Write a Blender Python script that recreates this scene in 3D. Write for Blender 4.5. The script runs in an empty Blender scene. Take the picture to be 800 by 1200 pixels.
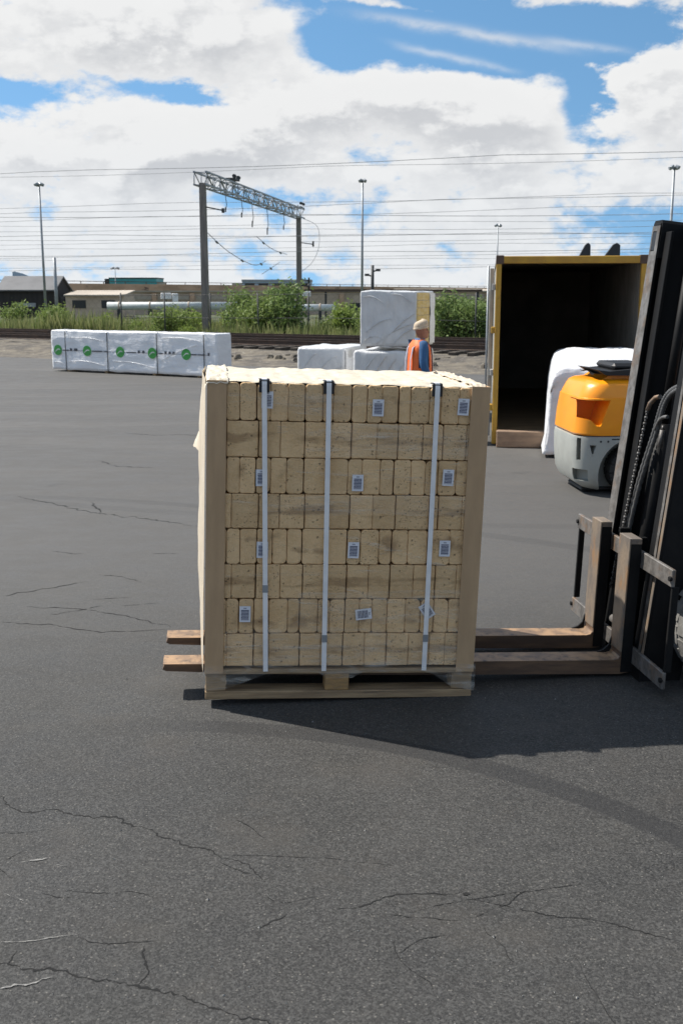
import bpy, bmesh, math, random
from mathutils import Vector, Matrix, noise
random.seed(7)
SC = bpy.context.scene
COL = SC.collection
R = math.radians

# ------------------------------------------------------------------ camera
cam_d = bpy.data.cameras.new('camera')
cam = bpy.data.objects.new('camera', cam_d); COL.objects.link(cam)
cam.location = (0, 0, 2.15)
cam.rotation_euler = (R(90) - 0.2018, 0, 0)
cam_d.sensor_fit = 'HORIZONTAL'; cam_d.sensor_width = 24.0
cam_d.lens = 24.0 * 1250 / 800
cam_d.clip_start = 0.1; cam_d.clip_end = 5000
cam_d.dof.use_dof = True; cam_d.dof.focus_distance = 5.6; cam_d.dof.aperture_fstop = 7.1
SC.camera = cam
SC.render.resolution_x = 682; SC.render.resolution_y = 1024

# ------------------------------------------------------------------ sun, sky, exposure
SUN = Vector((-0.574, 0.286, 0.767)).normalized()
sd = bpy.data.lights.new('sun', 'SUN'); sd.energy = 5.0; sd.angle = R(0.5); sd.color = (1.0, 0.955, 0.88)
so = bpy.data.objects.new('sun', sd); COL.objects.link(so)
so.rotation_euler = SUN.to_track_quat('Z', 'Y').to_euler(); so.location = (-20, 10, 30)
SC.view_settings.view_transform = 'Standard'; SC.view_settings.look = 'None'
SC.view_settings.exposure = 0.45; SC.view_settings.gamma = 1.0
SC.view_settings.use_curve_mapping = False


class NT:
    """small helper to write node expressions"""
    def __init__(s, tree): s.t = tree; s.n = tree.nodes; s.l = tree.links
    def put(s, sock, v):
        if v is None: return
        if hasattr(v, 'is_output') or isinstance(v, bpy.types.NodeSocket): s.l.new(v, sock)
        else:
            if sock.type == 'RGBA' and len(v) == 3: v = (*v, 1)
            sock.default_value = v
    def math(s, op, a, b=None, c=None, clamp=False):
        m = s.n.new('ShaderNodeMath'); m.operation = op; m.use_clamp = clamp
        s.put(m.inputs[0], a); s.put(m.inputs[1], b); s.put(m.inputs[2], c)
        return m.outputs[0]
    def vmath(s, op, a, b=None, sc=None):
        m = s.n.new('ShaderNodeVectorMath'); m.operation = op
        s.put(m.inputs[0], a); s.put(m.inputs[1], b)
        if sc is not None: s.put(m.inputs[3], sc)
        return m.outputs[1] if op in ('LENGTH', 'DOT_PRODUCT', 'DISTANCE') else m.outputs[0]
    def noise(s, vec, scale, detail=4, rough=0.55, dist=0.0):
        m = s.n.new('ShaderNodeTexNoise'); s.put(m.inputs['Vector'], vec)
        m.inputs['Scale'].default_value = scale; m.inputs['Detail'].default_value = detail
        m.inputs['Roughness'].default_value = rough; m.inputs['Distortion'].default_value = dist
        return m.outputs[0]
    def voro(s, vec, scale, out='Distance', feature='F1'):
        m = s.n.new('ShaderNodeTexVoronoi'); m.feature = feature; s.put(m.inputs['Vector'], vec)
        m.inputs['Scale'].default_value = scale
        return m.outputs[out]
    def ss(s, x, lo, hi, a=0.0, b=1.0):
        m = s.n.new('ShaderNodeMapRange'); m.interpolation_type = 'SMOOTHSTEP'
        s.put(m.inputs[0], x); s.put(m.inputs[1], lo); s.put(m.inputs[2], hi); s.put(m.inputs[3], a); s.put(m.inputs[4], b)
        return m.outputs[0]
    def mix(s, f, a, b, mode='MIX'):
        m = s.n.new('ShaderNodeMix'); m.data_type = 'RGBA'; m.blend_type = mode
        s.put(m.inputs[0], f); s.put(m.inputs[6], a); s.put(m.inputs[7], b)
        return m.outputs[2]
    def sep(s, v):
        m = s.n.new('ShaderNodeSeparateXYZ'); s.put(m.inputs[0], v); return m.outputs
    def comb(s, x, y, z):
        m = s.n.new('ShaderNodeCombineXYZ'); s.put(m.inputs[0], x); s.put(m.inputs[1], y); s.put(m.inputs[2], z)
        return m.outputs[0]


world = bpy.data.worlds.new('World'); SC.world = world; world.use_nodes = True
W = NT(world.node_tree); W.n.clear()
sky = W.n.new('ShaderNodeTexSky'); sky.sky_type = 'NISHITA'; sky.sun_disc = False
sky.sun_elevation = math.asin(SUN.z); sky.sun_rotation = math.atan2(SUN.x, SUN.y)
sky.air_density = 1.0; sky.dust_density = 0.1; sky.ozone_density = 2.0; sky.altitude = 100
bg1 = W.n.new('ShaderNodeBackground'); bg1.inputs[1].default_value = 0.112
hsv = W.n.new('ShaderNodeHueSaturation'); hsv.inputs['Saturation'].default_value = 1.12; hsv.inputs['Hue'].default_value = 0.488
W.l.new(sky.outputs[0], hsv.inputs['Color']); W.l.new(hsv.outputs[0], bg1.inputs[0])
dirv = W.n.new('ShaderNodeTexCoord').outputs['Generated']
W.l.new(W.vmath('NORMALIZE', W.vmath('ADD', dirv, (0, 0, 0.22))), sky.inputs['Vector'])
dx, dy, dz = W.sep(dirv)
yy = W.math('MAXIMUM', dy, 0.08)
U = W.math('DIVIDE', dx, yy); V = W.math('DIVIDE', dz, yy)
front = W.ss(dy, 0.1, 0.5)
# cloud masses seen over the yard: direction (u, v), half sizes, amount, tilt
CL = [(-.29, .222, .16, .048, .55, 0), (-.12, .226, .10, .040, .45, -.1), (-.04, .232, .05, .022, .30, 0),
      (.045, .258, .07, .020, .50, -.05), (.22, .262, .11, .016, .40, 0), (.065, .160, .13, .036, .55, 0),
      (-.25, .132, .15, .030, .50, 0), (-.08, .152, .11, .042, .50, .1), (.14, .150, .07, .034, .45, -.2),
      (-.02, .110, .30, .024, .28, 0), (.30, .186, .075, .045, .60, .1),
      (-.30, .176, .10, .011, -.60, -.06), (-.17, .176, .055, .011, -.55, -.1), (-.005, .222, .04, .026, -.65, 0),
      (.10, .222, .095, .036, -.75, -.1), (.215, .165, .022, .036, -.55, .1), (.21, .222, .08, .022, -.50, 0),
      (-.09, .086, .06, .016, -.50, -.15), (-.17, .262, .05, .008, -.30, 0), (-.03, .255, .035, .012, -.35, 0),
      (.10, .238, .09, .0030, .28, -.17), (.10, .206, .06, .0030, .22, -.22)]
def density(U_, V_, dvec):
    base = W.noise(dvec, 8.5, 12, 0.58, 0.1)
    fine = W.noise(dvec, 27.0, 9, 0.62, 0.1)
    n = W.math('ADD', W.math('MULTIPLY', base, 1.15), W.math('MULTIPLY', fine, 0.60))
    acc = None
    wob = W.math('MULTIPLY', W.math('SUBTRACT', fine, 0.5), 0.05)
    Uw = W.math('ADD', U_, wob)
    for (cu, cv, ru, rv, a, t) in CL:
        du = W.math('SUBTRACT', Uw, cu); dv = W.math('SUBTRACT', V_, cv)
        if t: dv = W.math('SUBTRACT', dv, W.math('MULTIPLY', du, t))
        q = W.math('ADD', W.math('POWER', W.math('ABSOLUTE', W.math('DIVIDE', du, ru)), 2.0),
                   W.math('POWER', W.math('ABSOLUTE', W.math('DIVIDE', dv, rv)), 2.0))
        g = W.math('MULTIPLY', W.math('EXPONENT', W.math('MULTIPLY', q, -1.0)), a)
        acc = g if acc is None else W.math('ADD', acc, g)
    return W.math('ADD', n, W.math('MULTIPLY', acc, W.math('MULTIPLY', front, 0.56))), base, fine
stretch = W.vmath('MULTIPLY', dirv, (1.0, 1.0, 1.9))
d1, b1, f1 = density(U, V, stretch)
up = W.vmath('ADD', stretch, (-0.006, 0.0, 0.024))
d2, b2, f2 = density(W.math('ADD', U, -0.006), W.math('ADD', V, 0.0126), up)
low = W.ss(dz, 0.02, 0.13, 0.15, 0.0)
dd = W.math('ADD', d1, low)
def streak(cu, cv, ru, rv, t, a):
    du = W.math('SUBTRACT', U, cu); dv = W.math('SUBTRACT', W.math('SUBTRACT', V, cv), W.math('MULTIPLY', du, t))
    dv = W.math('ADD', dv, W.math('MULTIPLY', W.math('SUBTRACT', f1, 0.5), 0.010))
    q = W.math('ADD', W.math('POWER', W.math('ABSOLUTE', W.math('DIVIDE', du, ru)), 4.0), W.math('POWER', W.math('ABSOLUTE', W.math('DIVIDE', dv, rv)), 2.0))
    return W.math('MULTIPLY', W.math('MULTIPLY', W.math('EXPONENT', W.math('MULTIPLY', q, -1.0)), a), W.math('MULTIPLY', front, W.ss(f1, 0.3, 0.6, 0.4, 1.0)))
st_ = W.math('ADD', streak(.105, .226, .085, .0042, -.155, .62), W.math('ADD', streak(.10, .204, .05, .003, -.22, .45), streak(.215, .214, .04, .003, -.15, .4)))
cover = W.math('MULTIPLY', W.ss(dd, 0.82, 1.01), W.ss(dz, 0.16, 0.04, 1.0, 0.93))
shade = W.math('SUBTRACT', d1, d2)
lit = W.ss(shade, -0.13, 0.11)
thick = W.ss(d1, 0.95, 1.30)
greyf = W.math('MULTIPLY', W.math('SUBTRACT', 1.0, W.math('MULTIPLY', lit, 0.9)), W.math('ADD', 0.22, W.math('MULTIPLY', thick, 0.6)))
ccol = W.mix(greyf, (0.98, 0.985, 0.985), (0.61, 0.63, 0.665))
cover = W.math('MAXIMUM', cover, st_)
bg2 = W.n.new('ShaderNodeBackground'); bg2.inputs[1].default_value = 0.66
W.l.new(ccol, bg2.inputs[0])
mx = W.n.new('ShaderNodeMixShader'); W.l.new(cover, mx.inputs[0])
W.l.new(bg1.outputs[0], mx.inputs[1]); W.l.new(bg2.outputs[0], mx.inputs[2])
wo = W.n.new('ShaderNodeOutputWorld'); W.l.new(mx.outputs[0], wo.inputs[0])

# ------------------------------------------------------------------ mesh builder
class MB:
    def __init__(s): s.v = []; s.f = []; s.sm = []; s.M = None
    def add(s, verts, faces, smooth=False):
        o = len(s.v)
        for p in verts:
            p = Vector(p)
            s.v.append(s.M @ p if s.M else p)
        for i, f in enumerate(faces):
            s.f.append([o + k for k in f]); s.sm.append(smooth if isinstance(smooth, bool) else smooth[i])
        return s
    def box(s, x0, x1, y0, y1, z0, z1, c=0.0):
        lo = (x0, y0, z0); hi = (x1, y1, z1)
        if c <= 0:
            vs = [(x, y, z) for z in (z0, z1) for y in (y0, y1) for x in (x0, x1)]
            return s.add(vs, [(0, 2, 3, 1), (4, 5, 7, 6), (0, 1, 5, 4), (2, 6, 7, 3), (0, 4, 6, 2), (1, 3, 7, 5)])
        c = min(c, min(h - l for l, h in zip(lo, hi)) * 0.45)
        vs = []; idx = {}
        for a in range(3):
            for sx in (0, 1):
                for sy in (0, 1):
                    for sz in (0, 1):
                        sg = (sx, sy, sz); p = []
                        for k in range(3):
                            e = hi[k] if sg[k] else lo[k]
                            if k != a: e += -c if sg[k] else c
                            p.append(e)
                        idx[(a, sg)] = len(vs); vs.append(tuple(p))
        fs = []
        for a in range(3):
            o = [k for k in range(3) if k != a]
            for t in (0, 1):
                ring = []
                for (p, q) in ((0, 0), (1, 0), (1, 1), (0, 1)):
                    sg = [0, 0, 0]; sg[a] = t; sg[o[0]] = p; sg[o[1]] = q; ring.append(idx[(a, tuple(sg))])
                fs.append(ring)
        for a in range(3):
            o = [k for k in range(3) if k != a]
            for p in (0, 1):
                for q in (0, 1):
                    A = [0, 0, 0]; A[o[0]] = p; A[o[1]] = q; B = A[:]; A[a] = 0; B[a] = 1; A = tuple(A); B = tuple(B)
                    fs.append([idx[(o[0], A)], idx[(o[0], B)], idx[(o[1], B)], idx[(o[1], A)]])
        for sg in [(i, j, k) for i in (0, 1) for j in (0, 1) for k in (0, 1)]:
            fs.append([idx[(0, sg)], idx[(1, sg)], idx[(2, sg)]])
        cen = Vector(((x0 + x1) / 2, (y0 + y1) / 2, (z0 + z1) / 2)); out = []
        for f in fs:
            P = [Vector(vs[k]) for k in f]; n = (P[1] - P[0]).cross(P[2] - P[0])
            m = sum(P, Vector()) / len(P)
            out.append(f if n.dot(m - cen) > 0 else f[::-1])
        return s.add(vs, out)
    def tube(s, pts, r, n=8, caps=True, smooth=True):
        pts = [Vector(p) for p in pts]; m = len(pts)
        rs = r if isinstance(r, (list, tuple)) else [r] * m
        vs = []; prev = None
        for i, p in enumerate(pts):
            t = (pts[min(i + 1, m - 1)] - pts[max(i - 1, 0)]).normalized()
            if prev is None:
                a = Vector((0, 0, 1)) if abs(t.z) < 0.9 else Vector((1, 0, 0))
                prev = t.cross(a).normalized()
            u = (prev - t * prev.dot(t)).normalized(); prev = u; w = t.cross(u)
            for k in range(n):
                an = 2 * math.pi * k / n
                vs.append(p + (u * math.cos(an) + w * math.sin(an)) * rs[i])
        fs = []; sm = []
        for i in range(m - 1):
            for k in range(n):
                fs.append((i * n + k, i * n + (k + 1) % n, (i + 1) * n + (k + 1) % n, (i + 1) * n + k)); sm.append(smooth)
        if caps:
            fs.append(tuple(range(n))[::-1]); sm.append(False)
            fs.append(tuple((m - 1) * n + k for k in range(n))); sm.append(False)
        return s.add(vs, fs, sm)
    def cyl(s, p0, p1, r, n=20, smooth=True): return s.tube([p0, p1], r, n, True, smooth)
    def loft(s, rings, caps=True, smooth=True, closed=True):
        n = len(rings[0]); vs = [p for r in rings for p in r]; fs = []; sm = []
        for i in range(len(rings) - 1):
            for k in range(n if closed else n - 1):
                fs.append((i * n + k, i * n + (k + 1) % n, (i + 1) * n + (k + 1) % n, (i + 1) * n + k)); sm.append(smooth)
        if caps and closed:
            fs.append(tuple(range(n))[::-1]); sm.append(False)
            fs.append(tuple((len(rings) - 1) * n + k for k in range(n))); sm.append(False)
        return s.add(vs, fs, sm)
    def prism(s, poly, axis, a0, a1):
        """poly of 2D points in the plane normal to axis (y: x,z | x: y,z | z: x,y)"""
        def P(p, a): return {'y': (p[0], a, p[1]), 'x': (a, p[0], p[1]), 'z': (p[0], p[1], a)}[axis]
        n = len(poly); vs = [P(p, a0) for p in poly] + [P(p, a1) for p in poly]
        fs = [tuple(range(n))[::-1], tuple(range(n, 2 * n))]
        fs += [(k, (k + 1) % n, n + (k + 1) % n, n + k) for k in range(n)]
        return s.add(vs, fs)
    def grid(s, fn, nu, nv, smooth=True):
        vs = [fn(i / nu, j / nv) for j in range(nv + 1) for i in range(nu + 1)]
        fs = [(j * (nu + 1) + i, j * (nu + 1) + i + 1, (j + 1) * (nu + 1) + i + 1, (j + 1) * (nu + 1) + i) for j in range(nv) for i in range(nu)]
        return s.add(vs, fs, smooth)
    def mesh(s, name, mat, recalc=True):
        me = bpy.data.meshes.new(name)
        me.from_pydata([tuple(v) for v in s.v], [], s.f)
        me.polygons.foreach_set('use_smooth', s.sm)
        if mat: me.materials.append(mat)
        if recalc and len(s.f) < 60000:
            bm = bmesh.new(); bm.from_mesh(me); bmesh.ops.recalc_face_normals(bm, faces=bm.faces); bm.to_mesh(me); bm.free()
        me.update()
        return me
    def build(s, name, mat, parent=None, recalc=True):
        return link(name, s.mesh(name, mat, recalc), parent)

def link(name, me, parent=None):
    o = bpy.data.objects.new(name, me); COL.objects.link(o)
    if parent: o.parent = parent
    return o
def tag(o, label=None, cat=None, group=None, kind=None):
    for k, v in (('label', label), ('category', cat), ('group', group), ('kind', kind)):
        if v: o[k] = v
    return o
def thing(name, label, cat, loc=(0, 0, 0), rz=0, group=None, M=None):
    o = bpy.data.objects.new(name, None); COL.objects.link(o); o.empty_display_size = 0.2
    if M is not None: o.matrix_world = M
    else: o.location = loc; o.rotation_euler = (0, 0, rz)
    return tag(o, label, cat, group)
def kids(o): return [c for c in bpy.data.objects if c.parent == o]
def dup(o, parent=None, loc=None, rz=None, label=None):
    c = o.copy(); COL.objects.link(c)
    if parent: c.parent = parent
    if loc is not None: c.location = loc
    if rz is not None: c.rotation_euler = (0, 0, rz)
    if label: c['label'] = label
    for ch in kids(o): dup(ch, c)
    return c
def nz(x, y, z, sc=1.0): return noise.noise(Vector((x * sc, y * sc, z * sc)))

# ------------------------------------------------------------------ materials
def mat(name, c1, c2=None, rough=0.6, metal=0.0, scale=6.0, bump=0.0, bscale=40.0, detail=5, contrast=(0.35, 0.65),
        spots=None, stretch=None, rnd=0.0, spec=0.5, coat=0.0, rough2=None, ref=None, extra=None):
    m = bpy.data.materials.new(name); m.use_nodes = True
    t = NT(m.node_tree); b = t.n['Principled BSDF']
    tc = t.n.new('ShaderNodeTexCoord'); v = tc.outputs['Object']
    if stretch: v = t.vmath('MULTIPLY', v, stretch)
    col = (*c1, 1)
    n = t.noise(v, scale, detail, 0.6)
    if c2: col = t.mix(t.ss(n, contrast[0], contrast[1]), c1, c2)
    if spots:
        sc, lo, hi, cs = spots
        col = t.mix(t.ss(t.noise(v, sc, 6, 0.65), lo, hi), col, cs)
    if rnd:
        oi = t.n.new('ShaderNodeObjectInfo').outputs['Random']
        hs = t.n.new('ShaderNodeHueSaturation'); t.put(hs.inputs['Value'], t.math('ADD', 1 - rnd, t.math('MULTIPLY', oi, 2 * rnd)))
        t.put(hs.inputs['Color'], col); col = hs.outputs[0]
    if extra: col = extra(t, v, col)
    t.put(b.inputs['Base Color'], col)
    if rough2 is not None: t.put(b.inputs['Roughness'], t.ss(n, 0.3, 0.7, rough, rough2))
    else: b.inputs['Roughness'].default_value = rough
    b.inputs['Metallic'].default_value = metal
    b.inputs['Specular IOR Level'].default_value = spec
    b.inputs['Coat Weight'].default_value = coat; b.inputs['Coat Roughness'].default_value = 0.12
    if bump:
        bp = t.n.new('ShaderNodeBump'); bp.inputs['Strength'].default_value = bump; bp.inputs['Distance'].default_value = 0.02
        t.put(bp.inputs['Height'], t.noise(v, bscale, 6, 0.65)); t.l.new(bp.outputs[0], b.inputs['Normal'])
    return m

# asphalt: aggregate, patches, oil, two faint tyre tracks (dark rubber on the surface)
def asphalt_mat():
    m = bpy.data.materials.new('asphalt'); m.use_nodes = True
    t = NT(m.node_tree); b = t.n['Principled BSDF']
    v = t.n.new('ShaderNodeTexCoord').outputs['Object']
    x, y, z = t.sep(v)
    big = t.noise(v, 0.35, 5, 0.6); mid = t.noise(t.vmath('MULTIPLY', v, (1, 1.6, 1)), 2.2, 6, 0.65)
    fine = t.noise(v, 95, 3, 0.7); fine2 = t.noise(v, 34, 4, 0.7)
    stone = t.voro(v, 140, 'Color'); sr = t.sep(stone)[0]
    stone2 = t.voro(v, 88, 'Color'); sr2 = t.sep(stone2)[1]; sd2 = t.voro(v, 88, 'Distance')
    val = t.math('ADD', 0.026, t.math('MULTIPLY', t.math('POWER', sr, 1.6), 0.046))
    val = t.math('ADD', val, t.math('MULTIPLY', t.math('SUBTRACT', fine, 0.5), 0.060))
    val = t.math('ADD', val, t.math('MULTIPLY', t.math('SUBTRACT', fine2, 0.5), 0.026))
    val = t.math('ADD', val, t.math('MULTIPLY', t.math('SUBTRACT', big, 0.5), 0.050))
    val = t.math('ADD', val, t.math('MULTIPLY', t.math('SUBTRACT', mid, 0.5), 0.034))
    val = t.math('MAXIMUM', val, 0.010)
    col = t.mix(t.noise(v, 0.9, 3), t.comb(val, t.math('MULTIPLY', val, 0.955), t.math('MULTIPLY', val, 0.88)),
                t.comb(t.math('MULTIPLY', val, 0.98), t.math('MULTIPLY', val, 0.965), t.math('MULTIPLY', val, 0.935)))
    # bright chips
    chip = t.math('MULTIPLY', t.ss(sr2, 0.88, 0.94), t.ss(sd2, 0.42, 0.2))
    col = t.mix(t.math('MULTIPLY', chip, 0.7), col, (0.17, 0.158, 0.14))
    col = t.mix(t.math('MULTIPLY', t.ss(t.noise(v, 1.7, 5, 0.65), .5, .68), .35), col, (0.062, 0.055, 0.047))
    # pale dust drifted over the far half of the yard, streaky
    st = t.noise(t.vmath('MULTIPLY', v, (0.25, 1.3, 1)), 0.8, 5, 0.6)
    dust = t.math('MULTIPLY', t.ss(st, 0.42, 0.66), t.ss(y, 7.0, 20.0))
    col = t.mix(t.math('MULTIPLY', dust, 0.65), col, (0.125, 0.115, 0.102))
    col = t.mix(t.ss(y, 4.0, 9.5, 0.0, 0.68), col, (0.104, 0.099, 0.093))  # paler with distance: dust plus grazing sky reflection put into the colour
    # tyre tracks: rings of dark rubber
    def ring(cx, cy, r, w, amt, x0):
        d = t.math('SQRT', t.math('ADD', t.math('POWER', t.math('SUBTRACT', x, cx), 2.0), t.math('POWER', t.math('SUBTRACT', y, cy), 2.0)))
        e = t.math('ABSOLUTE', t.math('SUBTRACT', d, r))
        e = t.math('ADD', e, t.math('MULTIPLY', t.math('SUBTRACT', fine2, 0.5), 0.03))
        k = t.ss(e, w, w * 0.75)
        k = t.math('MULTIPLY', k, t.ss(x, x0, x0 + 1.0))
        return t.math('MULTIPLY', k, t.math('MULTIPLY', amt, t.ss(mid, 0.25, 0.6, 0.6, 1.0)))
    up_half = t.ss(y, 2.6, 3.2)
    col = t.mix(t.math('MULTIPLY', ring(-0.952, 2.163, 2.93, 0.085, 0.60, -1.35), up_half), col, (0.016, 0.016, 0.017))
    col = t.mix(ring(-6.0, -2.0, 13.6, 0.11, 0.22, -4.0), col, (0.022, 0.022, 0.023))
    col = t.mix(ring(3.0, 26.0, 16.2, 0.12, 0.15, -9.0), col, (0.022, 0.022, 0.023))
    # oil stains
    oil = t.math('MULTIPLY', t.ss(t.noise(v, 1.1, 3, 0.5), 0.68, 0.76), 0.5)
    col = t.mix(oil, col, (0.02, 0.02, 0.021))
    t.put(b.inputs['Base Color'], col)
    t.put(b.inputs['Roughness'], t.ss(mid, 0.3, 0.7, 0.62, 0.82))
    b.inputs['Specular IOR Level'].default_value = 0.35
    bp = t.n.new('ShaderNodeBump'); bp.inputs['Strength'].default_value = 0.55; bp.inputs['Distance'].default_value = 0.006
    h = t.math('ADD', t.math('MULTIPLY', fine, 1.0), t.math('ADD', t.math('MULTIPLY', sr, 0.35), t.math('MULTIPLY', fine2, 0.8)))
    t.put(bp.inputs['Height'], h); t.l.new(bp.outputs[0], b.inputs['Normal'])
    return m

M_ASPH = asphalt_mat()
M_CRACK = mat('crack_dark', (0.004, 0.004, 0.004), (0.010, 0.0095, 0.009), rough=0.95, scale=9)
M_SCRATCH = mat('scratch_pale', (0.30, 0.29, 0.27), (0.14, 0.135, 0.13), rough=0.9, scale=30)
M_DIRT = mat('dirt_gravel', (0.16, 0.135, 0.10), (0.07, 0.06, 0.05), rough=0.95, scale=1.6, bump=0.8, bscale=9, spots=(7, 0.55, 0.7, (0.26, 0.235, 0.19)))
M_LAND = mat('land', (0.085, 0.085, 0.045), (0.05, 0.07, 0.025), rough=0.95, scale=0.15, bump=0.5, bscale=2)
M_WOOD = mat('pallet_wood', (0.36, 0.25, 0.14), (0.22, 0.15, 0.085), rough=0.8, scale=5, stretch=(0.6, 6, 6), bump=0.25, bscale=20, rnd=0.12, spots=(3, 0.6, 0.75, (0.12, 0.085, 0.055)))
M_WOOD2 = mat('pallet_block_wood', (0.42, 0.25, 0.10), (0.30, 0.19, 0.09), rough=0.8, scale=9, stretch=(2, 2, 6), bump=0.25, bscale=30, rnd=0.2)
M_CARD = mat('brown_cardboard', (0.50, 0.335, 0.19), (0.43, 0.285, 0.16), rough=0.75, scale=4, stretch=(3, 3, 0.6), bump=0.06, bscale=25)
M_STRAP = mat('white_strap', (0.84, 0.83, 0.82), (0.76, 0.755, 0.75), rough=0.38, scale=12, bump=0.05, bscale=200)
M_BLACKP = mat('black_plastic', (0.012, 0.012, 0.013), rough=0.45)
M_BLACKM = mat('black_paint', (0.007, 0.007, 0.0075), (0.012, 0.011, 0.0105), rough=0.6, scale=7, contrast=(.45, .75), bump=0.05, bscale=60, spec=0.2)
M_STEEL = mat('worn_steel', (0.22, 0.205, 0.19), (0.10, 0.092, 0.085), rough=0.38, rough2=0.65, metal=0.35, scale=14, detail=8, spots=(6, 0.50, 0.72, (0.22, 0.13, 0.07)), bump=0.15, bscale=60)
M_RUST = mat('rust_steel', (0.40, 0.255, 0.145), (0.20, 0.135, 0.09), rough=0.5, metal=0.15, scale=11, detail=9, spots=(22, 0.56, 0.70, (0.10, 0.07, 0.05)), bump=0.2, bscale=50)
M_RUSTV = mat('rust_steel_upright', (0.28, 0.215, 0.155), (0.16, 0.135, 0.115), rough=0.42, rough2=0.7, metal=0.3, scale=9, detail=9, stretch=(1, 1, .6), spots=(7, 0.52, 0.70, (0.30, 0.175, 0.09)), bump=0.15, bscale=50)
M_FORK = mat('dark_rust_steel', (0.15, 0.088, 0.05), (0.09, 0.055, 0.035), rough=0.7, scale=5, stretch=(0.8, 5, 5), bump=0.1, bscale=40)
M_CHAIN = mat('chain_steel', (0.16, 0.155, 0.15), (0.1, 0.095, 0.09), rough=0.5, metal=0.3, scale=30)
M_HOSE = mat('grey_hose', (0.10, 0.10, 0.10), (0.06, 0.06, 0.06), rough=0.5, scale=30)
M_TYRE = mat('dusty_tyre', (0.22, 0.21, 0.195), (0.14, 0.135, 0.125), rough=0.9, scale=12, bump=0.2, bscale=60)
M_DTYRE = mat('dark_tyre', (0.018, 0.018, 0.018), (0.03, 0.03, 0.03), rough=0.85, scale=12, bump=0.2, bscale=60)
M_ORANGE = mat('orange_paint', (0.95, 0.335, 0.007), (0.90, 0.30, 0.007), rough=0.32, scale=3, coat=0.3, spots=(22, 0.72, 0.78, (0.22, 0.12, 0.05)))
M_GREY = mat('grey_paint', (0.36, 0.37, 0.34), (0.31, 0.315, 0.29), rough=0.45, scale=4, spots=(6, 0.62, 0.8, (0.20, 0.19, 0.165)), bump=0.03, bscale=30)
M_WRAP = mat('white_wrap', (0.82, 0.82, 0.83), (0.75, 0.755, 0.77), rough=0.36, scale=1.5, stretch=(1, 1, 3), bump=0.8, bscale=3.5)
M_GWRAP = mat('grey_wrap', (0.60, 0.60, 0.60), (0.67, 0.67, 0.67), rough=0.3, scale=2.6, stretch=(2.4, 1, 1.3), bump=0.9, bscale=3.2)
M_GREEN = mat('green_print', (0.05, 0.32, 0.06), (0.04, 0.27, 0.05), rough=0.5)
M_PRINT = mat('dark_print', (0.06, 0.065, 0.08), rough=0.6)
M_YELLOW = mat('yellow_rust_frame', (0.46, 0.27, 0.03), (0.36, 0.20, 0.03), rough=0.55, scale=3, spots=(4, 0.60, 0.70, (0.13, 0.06, 0.03)), bump=0.1, bscale=30)
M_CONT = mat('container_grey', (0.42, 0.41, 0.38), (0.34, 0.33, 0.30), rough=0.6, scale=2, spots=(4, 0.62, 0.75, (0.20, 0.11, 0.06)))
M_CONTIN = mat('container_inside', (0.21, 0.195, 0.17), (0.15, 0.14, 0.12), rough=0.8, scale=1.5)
M_BEAM = mat('weathered_beam', (0.30, 0.20, 0.13), (0.21, 0.14, 0.095), rough=0.85, scale=4, stretch=(0.7, 4, 4), bump=0.2, bscale=18)
M_LUMBER = mat('yellow_boards', (0.66, 0.47, 0.15), (0.70, 0.54, 0.27), rough=0.7, scale=3, stretch=(1, 1, 6))
M_GALV = mat('galvanised', (0.33, 0.35, 0.37), (0.26, 0.28, 0.30), rough=0.5, metal=0.4, scale=5)
M_POLE = mat('weathered_pole', (0.24, 0.215, 0.19), (0.17, 0.15, 0.135), rough=0.75, scale=3, stretch=(3, 3, 0.4))
M_WIRE = mat('wire_dark', (0.22, 0.225, 0.24), rough=0.6)
M_DARK = mat('dark_metal', (0.03, 0.032, 0.033), rough=0.6)
M_RAIL = mat('rail_rust', (0.10, 0.062, 0.042), (0.06, 0.04, 0.03), rough=0.7, scale=3)
M_SLEEPER = mat('sleeper_wood', (0.055, 0.045, 0.036), (0.085, 0.07, 0.055), rough=0.9, scale=4)
M_CONC = mat('viaduct_concrete', (0.56, 0.38, 0.26), (0.40, 0.265, 0.175), rough=0.9, scale=0.25, stretch=(1, 1, 3), spots=(0.7, 0.58, 0.7, (0.08, 0.06, 0.05)))
M_CONC2 = mat('pale_concrete', (0.46, 0.40, 0.33), (0.36, 0.31, 0.25), rough=0.9, scale=0.3)
M_WALL = mat('grey_wall', (0.58, 0.47, 0.37), (0.42, 0.33, 0.25), rough=0.9, scale=0.25, stretch=(1, 1, 3))
M_SHED = mat('dark_boards', (0.022, 0.02, 0.02), (0.035, 0.03, 0.028), rough=0.8, scale=0.8, stretch=(5, 5, 0.5))
M_SHEDR = mat('grey_roof', (0.13, 0.13, 0.135), (0.10, 0.10, 0.105), rough=0.7, scale=0.6)
M_TEAL = mat('teal_cladding', (0.06, 0.34, 0.36), (0.05, 0.28, 0.30), rough=0.5, scale=0.3)
M_BLUEB = mat('pale_blue_cladding', (0.36, 0.46, 0.55), (0.29, 0.38, 0.46), rough=0.5, scale=0.2)
M_PIPE = mat('pale_pipe', (0.62, 0.65, 0.64), (0.48, 0.51, 0.50), rough=0.5, scale=0.4)
M_WHITE = mat('white_paint', (0.78, 0.78, 0.78), (0.68, 0.68, 0.68), rough=0.5, scale=1)

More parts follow.
